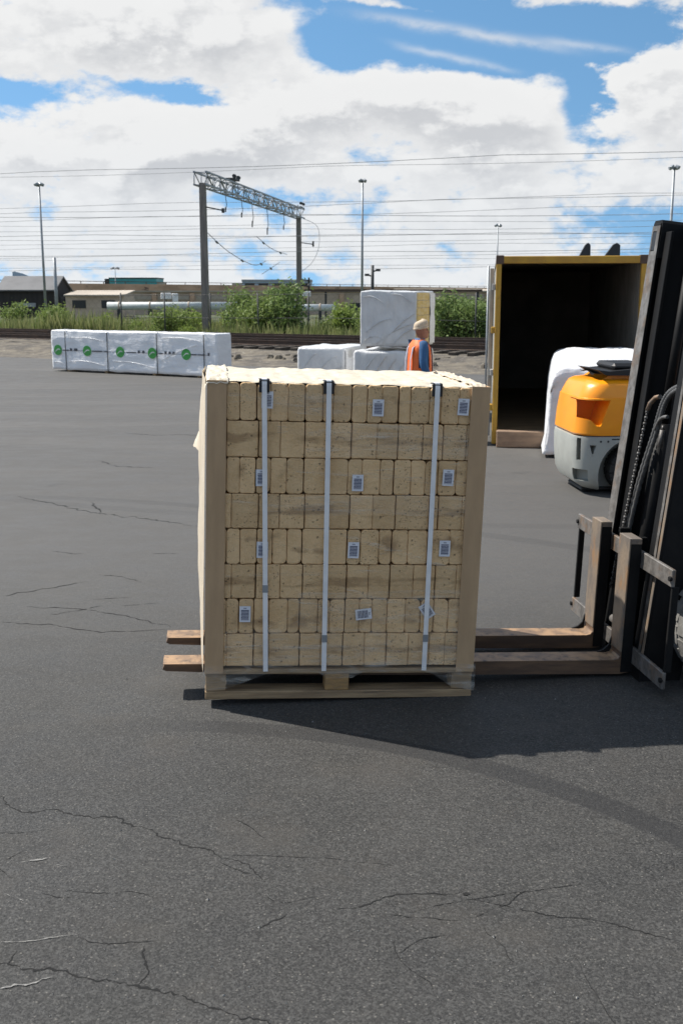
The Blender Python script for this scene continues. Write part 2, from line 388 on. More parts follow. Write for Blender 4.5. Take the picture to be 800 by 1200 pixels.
def leaf_mat(name, c1, c2):
    m = bpy.data.materials.new(name); m.use_nodes = True
    t = NT(m.node_tree); b = t.n['Principled BSDF']
    g = t.n.new('ShaderNodeNewGeometry').outputs['Random Per Island']
    v = t.n.new('ShaderNodeTexCoord').outputs['Object']
    f = t.math('ADD', t.math('MULTIPLY', g, 0.6), t.math('MULTIPLY', t.noise(v, 1.1, 3), 0.5), clamp=True)
    t.put(b.inputs['Base Color'], t.mix(f, c1, c2)); b.inputs['Roughness'].default_value = 0.6
    b.inputs['Specular IOR Level'].default_value = 0.25
    tr = t.n.new('ShaderNodeBsdfTranslucent'); t.put(tr.inputs[0], t.mix(f, c1, c2))
    ms = t.n.new('ShaderNodeMixShader'); ms.inputs[0].default_value = 0.35
    t.l.new(b.outputs[0], ms.inputs[1]); t.l.new(tr.outputs[0], ms.inputs[2])
    t.l.new(ms.outputs[0], t.n['Material Output'].inputs[0])
    return m
M_LEAF = [leaf_mat('leaf_green', (0.11, 0.17, 0.035), (0.29, 0.36, 0.11)),
          leaf_mat('leaf_bright', (0.14, 0.22, 0.035), (0.33, 0.40, 0.10)),
          leaf_mat('leaf_dark', (0.09, 0.145, 0.035), (0.24, 0.32, 0.11))]
M_GRASS = leaf_mat('weed_grass', (0.10, 0.16, 0.035), (0.33, 0.32, 0.15))
M_STEM = mat('stem', (0.08, 0.06, 0.035), rough=0.8)

def film_mat(name, alpha, streak, col=(0.85, 0.84, 0.8), scale=(3, 3, 14)):
    m = bpy.data.materials.new(name); m.use_nodes = True
    t = NT(m.node_tree); b = t.n['Principled BSDF']
    v = t.vmath('MULTIPLY', t.n.new('ShaderNodeTexCoord').outputs['Object'], scale)
    n = t.noise(v, 2.0, 6, 0.6, 0.6)
    t.put(b.inputs['Base Color'], (*col, 1)); b.inputs['Roughness'].default_value = 0.22
    t.put(b.inputs['Alpha'], t.ss(n, 0.45, 0.75, alpha, streak))
    bp = t.n.new('ShaderNodeBump'); bp.inputs['Strength'].default_value = 0.7; bp.inputs['Distance'].default_value = 0.02
    t.put(bp.inputs['Height'], n); t.l.new(bp.outputs[0], b.inputs['Normal'])
    return m
M_FILM = film_mat('stretch_film', 0.02, 0.42, (0.85, 0.80, 0.70), (2.5, 3, 40))
M_FILM2 = film_mat('stretch_film_skirt', 0.05, 0.38, (0.8, 0.76, 0.68))

# ------------------------------------------------------------------ ground
GT = Vector((0.884, -0.468)); GN = Vector((0.468, 0.884))       # along / across the railway
def rw(a, s, z=0): return Vector((GT.x * a + GN.x * s, GT.y * a + GN.y * s, z))
g = MB(); g.grid(lambda u, v: (-1500 + 3000 * u, -300 + 3300 * v, -0.03), 4, 4, False)
tag(g.build('ground', M_LAND), kind='structure')
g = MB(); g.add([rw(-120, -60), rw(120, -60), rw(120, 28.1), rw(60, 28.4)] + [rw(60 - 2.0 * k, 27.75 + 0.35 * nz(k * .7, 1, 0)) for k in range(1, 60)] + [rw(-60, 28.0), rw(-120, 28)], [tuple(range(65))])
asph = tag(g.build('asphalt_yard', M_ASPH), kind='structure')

CR = {
 'A': [(-1.494, 4.324), (-1.429, 4.236), (-1.345, 4.175), (-1.232, 4.182), (-1.098, 4.152), (-0.925, 4.1), (-0.882, 4.064), (-0.767, 4.006), (-0.669, 3.937), (-0.574, 3.869), (-0.48, 3.811), (-0.377, 3.741), (-0.288, 3.643)],
 'A2': [(-0.48, 3.811), (-0.233, 3.804), (0.0, 3.779), (.2, 3.74)],
 'B': [(-1.182, 3.151), (-1.12, 3.133), (-1.073, 3.115), (-0.971, 3.079), (-0.819, 3.044), (-0.678, 3.018), (-0.576, 2.98), (-0.505, 2.951), (-0.42, 2.91), (-0.337, 2.871), (-0.257, 2.844), (-0.178, 2.802)],
 'B2': [(-1.082, 3.119), (-1.089, 3.16), (-1.088, 3.193)],
 'B3': [(-0.65, 3.014), (-0.627, 3.07), (-0.652, 3.146), (-0.661, 3.226)],
 'C': [(-0.905, 3.285), (-0.851, 3.241), (-0.748, 3.231), (-0.636, 3.25)],
 'D': [(-1.019, 3.562), (-0.921, 3.544), (-0.783, 3.556), (-0.682, 3.516)],
 'E': [(-0.28, 3.315), (-0.239, 3.366), (-0.196, 3.402)],
 'F': [(-0.015, 3.434), (0.092, 3.472), (0.171, 3.516), (0.218, 3.539), (0.312, 3.539), (0.438, 3.55)],
 'F2': [(0.471, 3.511), (0.493, 3.494), (0.612, 3.461), (0.722, 3.397), (0.895, 3.366), (1.052, 3.29), (1.204, 3.217)],
 'F3': [(0.242, 3.418), (0.336, 3.461), (0.463, 3.5), (0.624, 3.539), (0.89, 3.614)],
 'H': [(-3.517, 11.337), (-3.018, 10.954), (-2.646, 10.594), (-2.332, 10.381), (-1.963, 10.216), (-1.36, 9.826)],
 'I': [(-2.529, 7.431), (-2.272, 7.612), (-1.93, 7.85)],
 'J': [(-2.276, 6.819), (-1.919, 6.763), (-1.549, 6.617), (-1.143, 6.671)],
 'K': [(-2.208, 7.174), (-1.845, 7.153), (-1.452, 6.972), (-1.123, 6.726)]}
CW = {'A': .011, 'A2': .004, 'B': .011, 'B2': .008, 'B3': .008, 'C': .005, 'D': .005, 'E': .008, 'F': .007, 'F2': .006, 'F3': .004, 'H': .022, 'I': .014, 'J': .012, 'K': .012}
def ribbon(pts, w, z, step=0.02, jit=0.35, taper=True, seed=0):
    P = [Vector((p[0], p[1], 0)) for p in pts]; line = []
    for a, b in zip(P, P[1:]):
        n = max(1, int((b - a).length / step))
        line += [a.lerp(b, k / n) for k in range(n)]
    line.append(P[-1]); n = len(line); vs = []
    for i, p in enumerate(line):
        t = (line[min(i + 1, n - 1)] - line[max(i - 1, 0)]).normalized(); o = Vector((-t.y, t.x, 0))
        sc = 1 / step
        off = o * (nz(p.x * 130, p.y * 130, seed + 3) * w * .9 + nz(p.x * 9, p.y * 9, seed) * w * 2.6 + nz(p.x * 45, p.y * 45, seed + 5) * w * 1.3)
        ww = w * max(0.08, 0.62 + 0.9 * nz(p.x * 14, p.y * 14, seed + 9) + 1.0 * nz(p.x * 60, p.y * 60, seed + 2))
        if taper: ww *= min(1, 0.3 + 4 * min(i, n - 1 - i) / n)
        vs += [p + off + o * ww / 2 + Vector((0, 0, z)), p + off - o * ww / 2 + Vector((0, 0, z))]
    return vs, [(2 * i, 2 * i + 1, 2 * i + 3, 2 * i + 2) for i in range(n - 1)]
rc = random.Random(3)
for k, n_, x0, x1, y0, y1, wd in (('m', 9, -1.5, .2, 2.75, 4.2, .0032), ('n', 6, .0, 1.3, 2.8, 3.7, .003), ('o', 9, -3.2, -.9, 5.6, 9.0, .008), ('p', 7, -6.5, -1.0, 9.5, 17.0, .02)):
    for j in range(n_):                             # hairline cracks
        p = Vector((rc.uniform(x0, x1), rc.uniform(y0, y1))); an = rc.gauss(-.25, .5); pts = [tuple(p)]
        for q in range(rc.randint(3, 6)):
            an += rc.gauss(0, .35); p = p + Vector((math.cos(an), math.sin(an))) * rc.uniform(.03, .09) * (1 if wd < .004 else wd * 180); pts.append(tuple(p))
        CR[k + str(j)] = pts; CW[k + str(j)] = wd
for i, (k, pts) in enumerate(CR.items()):
    b = MB(); v, f = ribbon(pts, CW[k], 0.0008 + 0.00005 * i, step=0.012 if CW[k] < .012 else .03, seed=i); b.add(v, f)
    b.build('crack', M_CRACK, asph)
SCR = [([(-1.242, 3.741), (-1.188, 3.772), (-1.141, 3.791)], .008), ([(-1.088, 2.988), (-1.002, 3.014), (-0.924, 3.048)], .009),
       ([(-1.232, 3.539), (-1.144, 3.483)], .004), ([(-1.152, 3.236), (-1.069, 3.246), (-0.933, 3.28), (-0.905, 3.285)], .004),
       ([(-1.098, 3.741), (-1.058, 3.728)], .004)]
for i, (pts, w) in enumerate(SCR):
    b = MB(); v, f = ribbon(pts, w, 0.0032 + .0001 * i, step=0.01, seed=40 + i); b.add(v, f); b.build('scratch', M_SCRATCH, asph)
b = MB()                                           # loose chips and grit lying on the asphalt
for k in range(900):
    y = 2.7 + 3.2 * random.random() ** 1.3; x = (random.random() - .5) * y * 0.75; r = random.uniform(.0012, .0038) * (1 + (random.random() < .03) * 1.3)
    a = random.random() * 6.3
    b.add([(x + r * math.cos(a), y + r * math.sin(a), 0.001), (x + r * math.cos(a + 2.1), y + r * math.sin(a + 2.1), 0.001), (x + r * math.cos(a + 4.2), y + r * math.sin(a + 4.2), 0.001), (x, y, r * 1.1)], [(0, 1, 3), (1, 2, 3), (2, 0, 3)])
tag(b.build('grit', M_SCRATCH), kind='stuff')
b = MB(); b.add([(0.455 + .014 * math.cos(a * .9), 3.535 + .010 * math.sin(a * .9), 0.0030) for a in range(7)], [tuple(range(7))]); b.build('crack', M_CRACK, asph)

# dirt strip, embankment and railway
def dirt(u, v):
    a = -60 + 130 * u; s = 27.3 + 11.7 * v
    h = 0.012 + 0.22 * max(0, min(1, (s - 29.2) / 2.2)) + (0.05 * nz(a * .7, s * .9, 0) + 0.07 * nz(a * 1.9, s * 2.1, 3)) * min(1, max(0, (s - 28.1) / 1.5))
    return rw(a, s, max(-.02, h) if s > 27.6 else -.025)
b = MB(); b.grid(dirt, 260, 30); tag(b.build('dirt_strip', M_DIRT), kind='structure')
b = MB()
for k in range(150):                                # clods and stones along the edge of the yard
    a = random.uniform(-25, 14); s = 29.0 + random.random() * 2.6; c = rw(a, s, 0.12); r = random.uniform(.06, .2)
    ring = [[c + Vector((r * (1 - .5 * z) * math.cos(q + .3 * nz(a, q, z)) * random.uniform(.8, 1.2), r * (1 - .5 * z) * math.sin(q) * random.uniform(.8, 1.2), r * z * .8 - .05)) for q in [i * math.pi / 3 for i in range(6)]] for z in (0, .6, 1.0)]
    b.loft(ring, smooth=False)
tag(b.build('clods', M_DIRT), kind='stuff')
track = thing('railway_track', 'rusty railway track on dark sleepers beyond the yard edge', 'railway', rw(0, 33.4, 0.2), math.atan2(GT.y, GT.x))
def railsec(yc, z): return [(yc - .07, z), (yc + .07, z), (yc + .07, z + .02), (yc + .012, z + .04), (yc + .012, z + .13), (yc + .036, z + .14), (yc + .036, z + .18), (yc - .036, z + .18), (yc - .036, z + .14), (yc - .012, z + .13), (yc - .012, z + .04), (yc - .07, z + .02)]
for yc in (-.75, .75): MB().prism(railsec(yc, .16), 'x', -60, 70).build('rail', M_RAIL, track)
sm = MB().box(-.13, .13, -1.3, 1.3, 0, .16, .015).mesh('sleeper', M_SLEEPER)
for k in range(70):
    o = link('sleeper', sm, track); o.location = (-26 + .65 * k, random.uniform(-.04, .04), -.03)
track2 = thing('railway_track', 'second rusty railway track along the foot of the weeds', 'railway', rw(0, 37.0, 0.22), math.atan2(GT.y, GT.x))
for yc in (-.75, .75): MB().prism(railsec(yc, .16), 'x', -60, 70).build('rail', M_RAIL, track2)
b = MB()
for k in range(90): b.box(-28 + .65 * k - .13, -28 + .65 * k + .13, -1.3, 1.3, 0, .16)
tag(b.build('sleepers', M_SLEEPER, track2), kind='stuff')

# ------------------------------------------------------------------ load frame (tilted back on the forks)
LR = Matrix(((0.99262, -0.11636, 0.03418), (0.11629, 0.99321, 0.00400), (-0.03441, 0.0, 0.99941)))
LF = Matrix.Translation((-0.7227, 5.3371, 0.060)) @ LR.to_4x4()
LW, LD, LH = 1.44, 1.04, 1.667
load = thing('block_stack', 'strapped and wrapped stack of beige concrete blocks raised on the forks', 'blocks', M=LF)

def brick_mat():
    m = bpy.data.materials.new('beige_concrete'); m.use_nodes = True
    t = NT(m.node_tree); b = t.n['Principled BSDF']
    tc = t.n.new('ShaderNodeTexCoord'); tc.object = load; v = tc.outputs['Object']
    x, y, z = t.sep(v)
    n = t.noise(v, 6, 5, 0.6); f = t.noise(v, 120, 4, 0.7)
    col = t.mix(t.ss(n, .35, .65), (0.74, 0.505, 0.27), (0.64, 0.42, 0.21))
    col = t.mix(t.ss(f, .35, .7, 0, .35), col, (0.84, 0.625, 0.385))
    oi = t.n.new('ShaderNodeObjectInfo').outputs['Random']
    hs = t.n.new('ShaderNodeHueSaturation'); t.put(hs.inputs['Value'], t.math('ADD', .90, t.math('MULTIPLY', oi, .18))); t.put(hs.inputs['Color'], col); col = hs.outputs[0]
    # film reflection painted as a wavy dark band on alternate courses; darker blotches elsewhere
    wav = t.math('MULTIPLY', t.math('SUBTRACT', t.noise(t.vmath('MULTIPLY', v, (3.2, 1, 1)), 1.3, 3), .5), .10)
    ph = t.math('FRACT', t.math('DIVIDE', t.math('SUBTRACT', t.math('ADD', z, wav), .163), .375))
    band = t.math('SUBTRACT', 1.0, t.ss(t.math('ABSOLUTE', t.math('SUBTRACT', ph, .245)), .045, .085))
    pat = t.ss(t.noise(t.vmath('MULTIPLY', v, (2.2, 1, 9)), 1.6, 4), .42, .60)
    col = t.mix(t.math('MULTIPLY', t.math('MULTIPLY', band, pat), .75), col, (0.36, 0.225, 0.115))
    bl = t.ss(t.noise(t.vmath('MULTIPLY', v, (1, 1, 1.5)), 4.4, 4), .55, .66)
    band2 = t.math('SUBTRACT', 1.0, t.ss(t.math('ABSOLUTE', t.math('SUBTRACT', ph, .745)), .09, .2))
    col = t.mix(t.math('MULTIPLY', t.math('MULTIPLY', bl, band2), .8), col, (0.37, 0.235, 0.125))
    # pores
    pv = t.voro(t.vmath('ADD', v, t.vmath('SCALE', t.comb(f, n, f), None, .02)), 34, 'Distance'); pc = t.sep(t.voro(v, 34, 'Color'))[0]
    pore = t.math('MULTIPLY', t.ss(pv, .22, .12), t.ss(pc, .74, .78))
    pv2 = t.voro(v, 90, 'Distance'); pc2 = t.sep(t.voro(v, 90, 'Color'))[1]
    pore2 = t.math('MULTIPLY', t.ss(pv2, .30, .15), t.ss(pc2, .82, .86))
    pores = t.math('MAXIMUM', pore, pore2)
    col = t.mix(t.math('MULTIPLY', pores, .6), col, (0.10, 0.07, 0.04))
    t.put(b.inputs['Base Color'], col); b.inputs['Roughness'].default_value = .85; b.inputs['Specular IOR Level'].default_value = .3
    bp = t.n.new('ShaderNodeBump'); bp.inputs['Strength'].default_value = .7; bp.inputs['Distance'].default_value = .01
    t.put(bp.inputs['Height'], t.math('SUBTRACT', t.math('ADD', t.math('MULTIPLY', f, .6), t.noise(v, 45, 4, .6)), pores))
    t.l.new(bp.outputs[0], b.inputs['Normal'])
    return m
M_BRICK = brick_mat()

def brick_mesh(w, d, h, r, seed):
    """block with its outline rounded in the face plane, a worn front arris and now and then a chipped corner; face looks to -y"""
    rr = random.Random(seed); out = []
    r = min(r, w * .35); hw, hh = w / 2, h / 2
    chip = rr.randrange(4) if rr.random() < .28 else -1
    for ci, (sx, sz, a0) in enumerate(((1, 1, 0), (-1, 1, 1), (-1, -1, 2), (1, -1, 3))):
        rc_ = r * rr.uniform(.7, 1.35) * (1.8 if ci == chip else 1); rc_ = min(rc_, w * .45)
        for k in range(4):
            a = math.pi / 2 * (a0 + k / 3)
            out.append((sx * (hw - rc_) + rc_ * math.cos(a), sz * (hh - rc_) + rc_ * math.sin(a)))
        nx_, nz_ = ((-1, 1), (-1, -1), (1, -1), (1, 1))[ci]
        ex, ez = nx_ * (hw - (r if ci % 2 else r)), nz_ * (hh - r)
        p0 = out[-1]
        for k in (1, 2, 3):
            t = k / 4
            if ci % 2 == 0: out.append((p0[0] + (ex - p0[0]) * t, p0[1] - sz * abs(rr.gauss(0, .0009))))
            else: out.append((p0[0] - sx * abs(rr.gauss(0, .0006)), p0[1] + (ez - p0[1]) * t))
    bv = rr.uniform(.0035, .0065); n = len(out); vs = []
    for (y, q) in ((d / 2, 0), (-d / 2 + bv, 0), (-d / 2 + bv * .3, bv * .35), (-d / 2, bv)):
        for (x, z) in out:
            L_ = math.hypot(x / hw, z / hh)
            vs.append((x - math.copysign(min(q, abs(x)), x) * (abs(x) > hw * .6), y + (rr.gauss(0, .0006) if q else 0), z - math.copysign(min(q, abs(z)), z) * (abs(z) > hh * .6)))
    fs = []; sm_ = []
    for i in range(3):
        for k in range(n): fs.append((i * n + k, i * n + (k + 1) % n, (i + 1) * n + (k + 1) % n, (i + 1) * n + k)); sm_.append(i > 0)
    fs.append(tuple(range(n))); fs.append(tuple(3 * n + k for k in range(n))[::-1]); sm_ += [False, False]
    return MB().add(vs, fs, sm_).mesh('block', M_BRICK)
SEAMS = [
 [.092, .16, .246, .314, .405, .491, .582, .634, .73, .809, .884, .972, 1.034, 1.132, 1.19, 1.288, 1.36],
 [.094, .258, .37, .494, .733, .868, .977, 1.106, 1.212, 1.336],
 [.097, .166, .248, .322, .405, .493, .607, .722, .796, .891, .962, 1.053, 1.129, 1.195, 1.292, 1.358],
 [.125, .265, .373, .502, .618, .738, .859, .98, 1.157, 1.207, 1.335],
 [.102, .172, .26, .339, .416, .494, .615, .731, .801, .898, .966, 1.053, 1.158, 1.277, 1.364],
 [.13, .257, .383, .502, .616, .733, .851, .965, 1.091, 1.209, 1.325],
 [.106, .171, .249, .329, .428, .491, .588, .649, .731, .808, .877, .96, 1.056, 1.14, 1.209, 1.289, 1.363],
 [.109, .252, .333, .496, .609, .726, .843, .963, 1.081, 1.196, 1.28, 1.365]]
RZ = [1.664, 1.470, 1.2825, 1.094, .9105, .720, .5345, .344, .1615]
for r in range(8):
    z1, z0 = RZ[r], RZ[r + 1]; odd = (r % 2 == 0)
    xs = [.012] + SEAMS[r] + [1.428]
    if xs[1] - xs[0] < .06: xs.pop(1)
    if xs[-1] - xs[-2] < .05: xs.pop(-2)
    for k in range(len(xs) - 1):
        w = xs[k + 1] - xs[k] - .0008 - random.random() * .0014
        h = z1 - z0 - .0015 - random.random() * .002
        rad = (.0145 if odd else .006) * random.uniform(.8, 1.2)
        mn = min(abs(xs[k] - m_) for m_ in (.012, .255, .496, .735, .974, 1.209, 1.43)) < .013; mx_ = min(abs(xs[k + 1] - m_) for m_ in (.255, .496, .735, .974, 1.209, 1.43)) < .013
        gl_ = .0022 if mn else .0004; gr_ = .0022 if mx_ else .0004; w = xs[k + 1] - xs[k] - gl_ - gr_
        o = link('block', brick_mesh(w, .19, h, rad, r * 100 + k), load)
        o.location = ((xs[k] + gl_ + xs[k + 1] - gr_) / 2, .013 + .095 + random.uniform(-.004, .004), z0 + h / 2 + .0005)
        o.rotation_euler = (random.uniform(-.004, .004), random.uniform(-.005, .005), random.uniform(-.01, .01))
    for side in (0, 1):
        ys = [.205, .37, .54, .70, .87, 1.03] if odd else [.205, .44, .64, .84, 1.03]
        for k in range(len(ys) - 1):
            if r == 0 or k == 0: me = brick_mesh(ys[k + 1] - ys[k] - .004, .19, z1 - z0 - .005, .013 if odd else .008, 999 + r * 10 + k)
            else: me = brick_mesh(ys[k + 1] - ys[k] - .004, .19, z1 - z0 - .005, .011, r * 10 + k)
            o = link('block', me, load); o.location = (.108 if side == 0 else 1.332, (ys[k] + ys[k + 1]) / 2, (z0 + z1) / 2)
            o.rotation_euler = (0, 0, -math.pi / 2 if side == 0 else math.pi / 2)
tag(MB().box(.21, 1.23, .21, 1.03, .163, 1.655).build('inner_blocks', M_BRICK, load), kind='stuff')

# top and left sheets: cream film pulled over the blocks
M_SHEET = mat('cream_sheet', (0.62, 0.54, 0.41), (0.69, 0.61, 0.48), rough=.5, scale=9, spots=(26, .70, .74, (.40, .31, .2)), bump=.45, bscale=14)
M_SHEETL = mat('cream_side_sheet', (0.60, 0.50, 0.37), (0.67, 0.58, 0.45), rough=.45, scale=3, stretch=(3, 3, 1), bump=.5, bscale=8)
def top(u, v):
    x = .085 + (LW - .17) * u; y = .026 + .005 * nz(x * 16, 4, 0) + 1.005 * v
    if v == 0: y += .008 * nz(x * 40, 1, 1)
    z = LH + .003 + .006 * nz(x * 6, y * 6, 2) + .004 * nz(x * 20, y * 20, 7) + .004 * nz(x * 2, y * 14, 5)
    z += .004 * math.cos(2 * math.pi * y / .2) - .004 * abs(math.sin(math.pi * x / .155)) ** 8
    return (x, y, z - (.008 if v == 0 else 0))
b = MB(); b.grid(top, 120, 70); b.build('top_sheet', M_SHEET, load)
def left(u, v):
    y = .0 + 1.05 * u; z = .135 + 1.54 * v
    bul = .030 * math.sin(math.pi * min(1, u * 1.0)) * (.45 + .55 * math.sin(math.pi * min(1, v * 1.05)))
    bul += .026 * math.exp(-((v - .73) / .17) ** 2) * u + .018 * nz(y * 3, z * 2.2, 1) * u + .010 * nz(y * 7, z * 9, 4) * u
    return (-.012 - max(-.004, bul) - .006 * u, y, z)
b = MB(); b.grid(left, 24, 60); b.build('side_sheet', M_SHEETL, load)
fl = MB()                                            # torn flap standing out of the side sheet
fl.grid(lambda u, v: (-.030 - .055 * u * (1 - .75 * v), .42 + .34 * u, 1.235 + .012 * nz(u * 5, v * 5, 3) + .15 * v * (1 - .3 * u)), 8, 8)
fl.build('torn_flap', M_SHEETL, load)
# crumpled film over the corners of the top
def crumple(x0, x1, y0, y1, s):
    return lambda u, v: (x0 + (x1 - x0) * u, y0 + (y1 - y0) * v, LH + .010 + .012 * nz(u * 5, v * 5, s) + .012 * nz(u * 12, v * 11, s + 3) - (.02 if v == 0 else 0) - (.03 if u == 0 and x0 < .1 else 0))
b = MB(); b.grid(crumple(-.016, .10, -.008, 1.04, 2), 12, 60); b.build('film_fold', M_SHEET, load)
b = MB(); b.grid(crumple(1.345, 1.432, .05, 1.04, 8), 10, 50); b.build('film_fold', M_SHEETL, load)

# corner boards (L shaped)
def lboard(x0, x1, yb, leg, dirn):
    t = .007
    b = MB()
    b.box(x0, x1, -.004, -.004 + t, .128, LH + .004, .001)
    if dirn < 0: b.box(x0, x0 + t, -.004 + t, yb, .128, LH + .004, .001)
    else: b.box(x1 - t, x1, -.004 + t, yb, .128, LH + .004, .001)
    return b
lboard(-.004, .094, .09, 0, -1).build('corner_board', M_CARD, load)
lboard(1.346, 1.444, .09, 0, 1).build('corner_board', M_CARD, load)

# straps with black corner protectors
def strap(xt, xb):
    w = .0125; b = MB()
    pts = [(xb, -.009, .140), (xt, -.012, 1.655), (xt, -.006, LH + .016), (xt, .05, LH + .0165), (xt - .005, .075, LH - .004), (xt - .02, 1.045, LH - .006), (xt - .02, 1.05, .2)]
    P = [Vector(p) for p in pts]; rings = []
    for p in P:
        t = .0012
        rings.append(p)
    for a, c in zip(P, P[1:]):
        nrm = (c - a).cross(Vector((1, 0, 0))).normalized() * .0011
        vs = [a + Vector((-w, 0, 0)) - nrm, a + Vector((w, 0, 0)) - nrm, c + Vector((w, 0, 0)) - nrm, c + Vector((-w, 0, 0)) - nrm]
        vs += [q + 2 * nrm for q in vs]
        b.add(vs, [(0, 1, 2, 3), (7, 6, 5, 4), (0, 4, 5, 1), (2, 6, 7, 3), (1, 5, 6, 2), (3, 7, 4, 0)])
    s = b.build('strap', M_STRAP, load)
    c = MB(); c.box(xt - .027, xt + .027, -.0095, -.002, LH - .052, LH + .012, .003); c.box(xt - .027, xt + .027, -.002, .055, LH + .009, LH + .015, .002)
    c.build('corner_protector', M_BLACKP, s)
    t_ = .30 if xb < .5 else .12; xm = xb + (xt - xb) * t_; zm = .140 + 1.515 * t_
    MB().box(xm - .0145, xm + .0145, -.0135, -.0105, zm - .02, zm + .02, .001).build('strap_seal', M_GALV, s)
for a in ((.281, .317), (.607, .627), (1.165, 1.169)): strap(*a)

# paper labels
def label_mat():
    m = bpy.data.materials.new('printed_label'); m.use_nodes = True
    t = NT(m.node_tree); b = t.n['Principled BSDF']
    v = t.n.new('ShaderNodeTexCoord').outputs['Object']; x, y, z = t.sep(v)
    line = t.ss(t.math('FRACT', t.math('MULTIPLY', z, 130.0)), .22, .34)
    w = t.ss(t.noise(t.vmath('MULTIPLY', v, (230, 1, 130)), 1.0, 2, .5), .30, .40)
    ins = t.math('MULTIPLY', t.ss(t.math('ABSOLUTE', x), .0215, .020), t.math('MULTIPLY', t.ss(z, .024, .022), t.ss(z, -.034, -.032)))
    top_ = t.math('MULTIPLY', t.ss(t.math('ABSOLUTE', x), .009, .007), t.math('MULTIPLY', t.ss(z, .036, .034), t.ss(z, .027, .029)))
    k = t.math('MULTIPLY', t.math('MULTIPLY', line, w), ins)
    k = t.math('MAXIMUM', k, t.math('MULTIPLY', top_, .6))
    t.put(b.inputs['Base Color'], t.mix(k, (.70, .71, .75), (.05, .055, .11))); b.inputs['Roughness'].default_value = .45
    return m
lm = MB().box(-.029, .029, -.0012, .0012, -.043, .043).mesh('paper_label', label_mat())
for (x, z, a) in ((.298, 1.578, .02), (.864, 1.55, 0), (1.308, 1.564, .03), (.277, 1.179, -.02), (.773, 1.159, 0), (1.248, 1.193, .02), (.288, .80, 0), (.764, .801, .01), (1.25, .813, 0), (.204, .453, 0), (.831, .452, 1.45), (1.172, .471, -.6)):
    o = link('paper_label', lm, load); o.location = (x, .003, z); o.rotation_euler = (0, a, 0)

# stretch film: wrinkled ribbons over the front and the skirt at the foot
def fribbon(x0, z0, x1, z1, w, s, m=M_FILM, y=-.0035):
    b = MB()
    def fn(u, v):
        x = x0 + (x1 - x0) * u; zc = z0 + (z1 - z0) * u + .012 * nz(x * 3, s, 0)
        return (x, y - .003 * abs(nz(x * 6, v * 3, s)), zc + (v - .5) * w * (.6 + .8 * abs(nz(x * 2.5, s, 2))))
    b.grid(fn, 40, 3); return b.build('film_fold', m, load)
for i, q in enumerate([(.10, 1.60, .70, 1.52, .03), (.35, 1.43, 1.34, 1.40, .05), (.5, 1.33, 1.34, 1.34, .02), (.45, 1.22, 1.34, 1.17, .03),
                       (.1, 1.05, 1.34, .99, .02), (.55, .93, 1.34, .70, .025), (.1, .66, 1.0, .70, .02), (.4, .55, .95, .40, .02), (.7, .60, 1.34, .42, .02), (.1, .29, 1.34, .24, .05), (.1, .21, 1.34, .19, .06), (.3, .40, .9, .36, .02), (.7, 1.56, 1.3, 1.60, .02),
        (.12, .34, .42, .52, .008), (.16, .30, .50, .47, .007), (.22, .27, .62, .50, .006), (.62, .40, .92, .52, .007), (.66, .36, 1.0, .54, .006), (1.0, .46, 1.3, .36, .008), (.1, 1.56, .5, 1.61, .007), (.44, 1.60, .62, 1.48, .008), (.8, 1.22, 1.3, 1.27, .007), (.5, 1.005, 1.3, 1.03, .006), (.12, .86, .6, .80, .007), (.9, .78, 1.34, .88, .006)]):
    fribbon(*q, s=i * 3.1)
M_SHEEN = film_mat('stretch_film_sheen', 0.045, 0.30, (0.84, 0.78, 0.66), (2.2, 3, 16))
def sheen(x0, x1, z0, z1, sl, sd_):
    def fn(u, v):
        x = x0 + (x1 - x0) * u; z = z0 + (z1 - z0) * v + sl * u + .012 * nz(x * 4, v * 9, sd_)
        rid = abs(nz(x * 2.2 + z * 3, z * 16, sd_)) * .007 + .003 * nz(x * 9, z * 30, sd_ + 4)
        return (x, -.005 - rid, z)
    b = MB(); b.grid(fn, 110, 34); b.build('stretch_film', M_SHEEN, load)
for i, q in enumerate(((.10, 1.345, .165, .37, .01), (.48, 1.345, .40, .575, .015), (.30, 1.345, .985, 1.085, .02), (.62, 1.345, 1.30, 1.47, -.01), (.30, .72, 1.52, 1.63, -.02))): sheen(*q, 7.3 * i)
def skirt(u, v):
    x = -.012 + 1.465 * u
    edges = [(0, .035), (.09, .04), (.15, .06), (.30, .120), (.40, .137), (.60, .135), (.64, .10), (.78, .10), (.84, .135), (1.16, .14), (1.22, .12), (1.32, .05), (1.46, .02)]
    for (a, za), (c, zc) in zip(edges, edges[1:]):
        if a <= max(0, x) <= c: lowz = za + (zc - za) * (max(0, x) - a) / (c - a); break
    else: lowz = .05
    z = .175 + (lowz - .175) * v
    return (x, -.006 - .010 * abs(nz(x * 9, v * 2, 5)) * (1 - v * .3) - .004 * v, z)
b = MB(); b.grid(skirt, 160, 8); b.build('film_skirt', M_FILM2, load)

# ------------------------------------------------------------------ pallet
pal = thing('wooden_pallet', 'worn wooden pallet under the stack of beige blocks', 'pallet', M=LF)
for y0 in (0.0, .46, .92):
    MB().box(0.0, LW, y0, y0 + .12, -.018, .026, .004).build('bottom_board', M_WOOD, pal)
    for x0, x1 in ((0.0, .112), (.635, .767), (1.325, 1.44)):
        MB().box(x0 + .002, x1 - .002, y0 + .003, y0 + .117, .027, .121, .004).build('block', M_WOOD2 if .5 < x0 < 1 else M_WOOD, pal)
for k in range(8):
    MB().box(-.003, LW + .003, .0 + .1325 * k, .112 + .1325 * k, .122, .147, .003).build('deck_board', M_WOOD, pal)

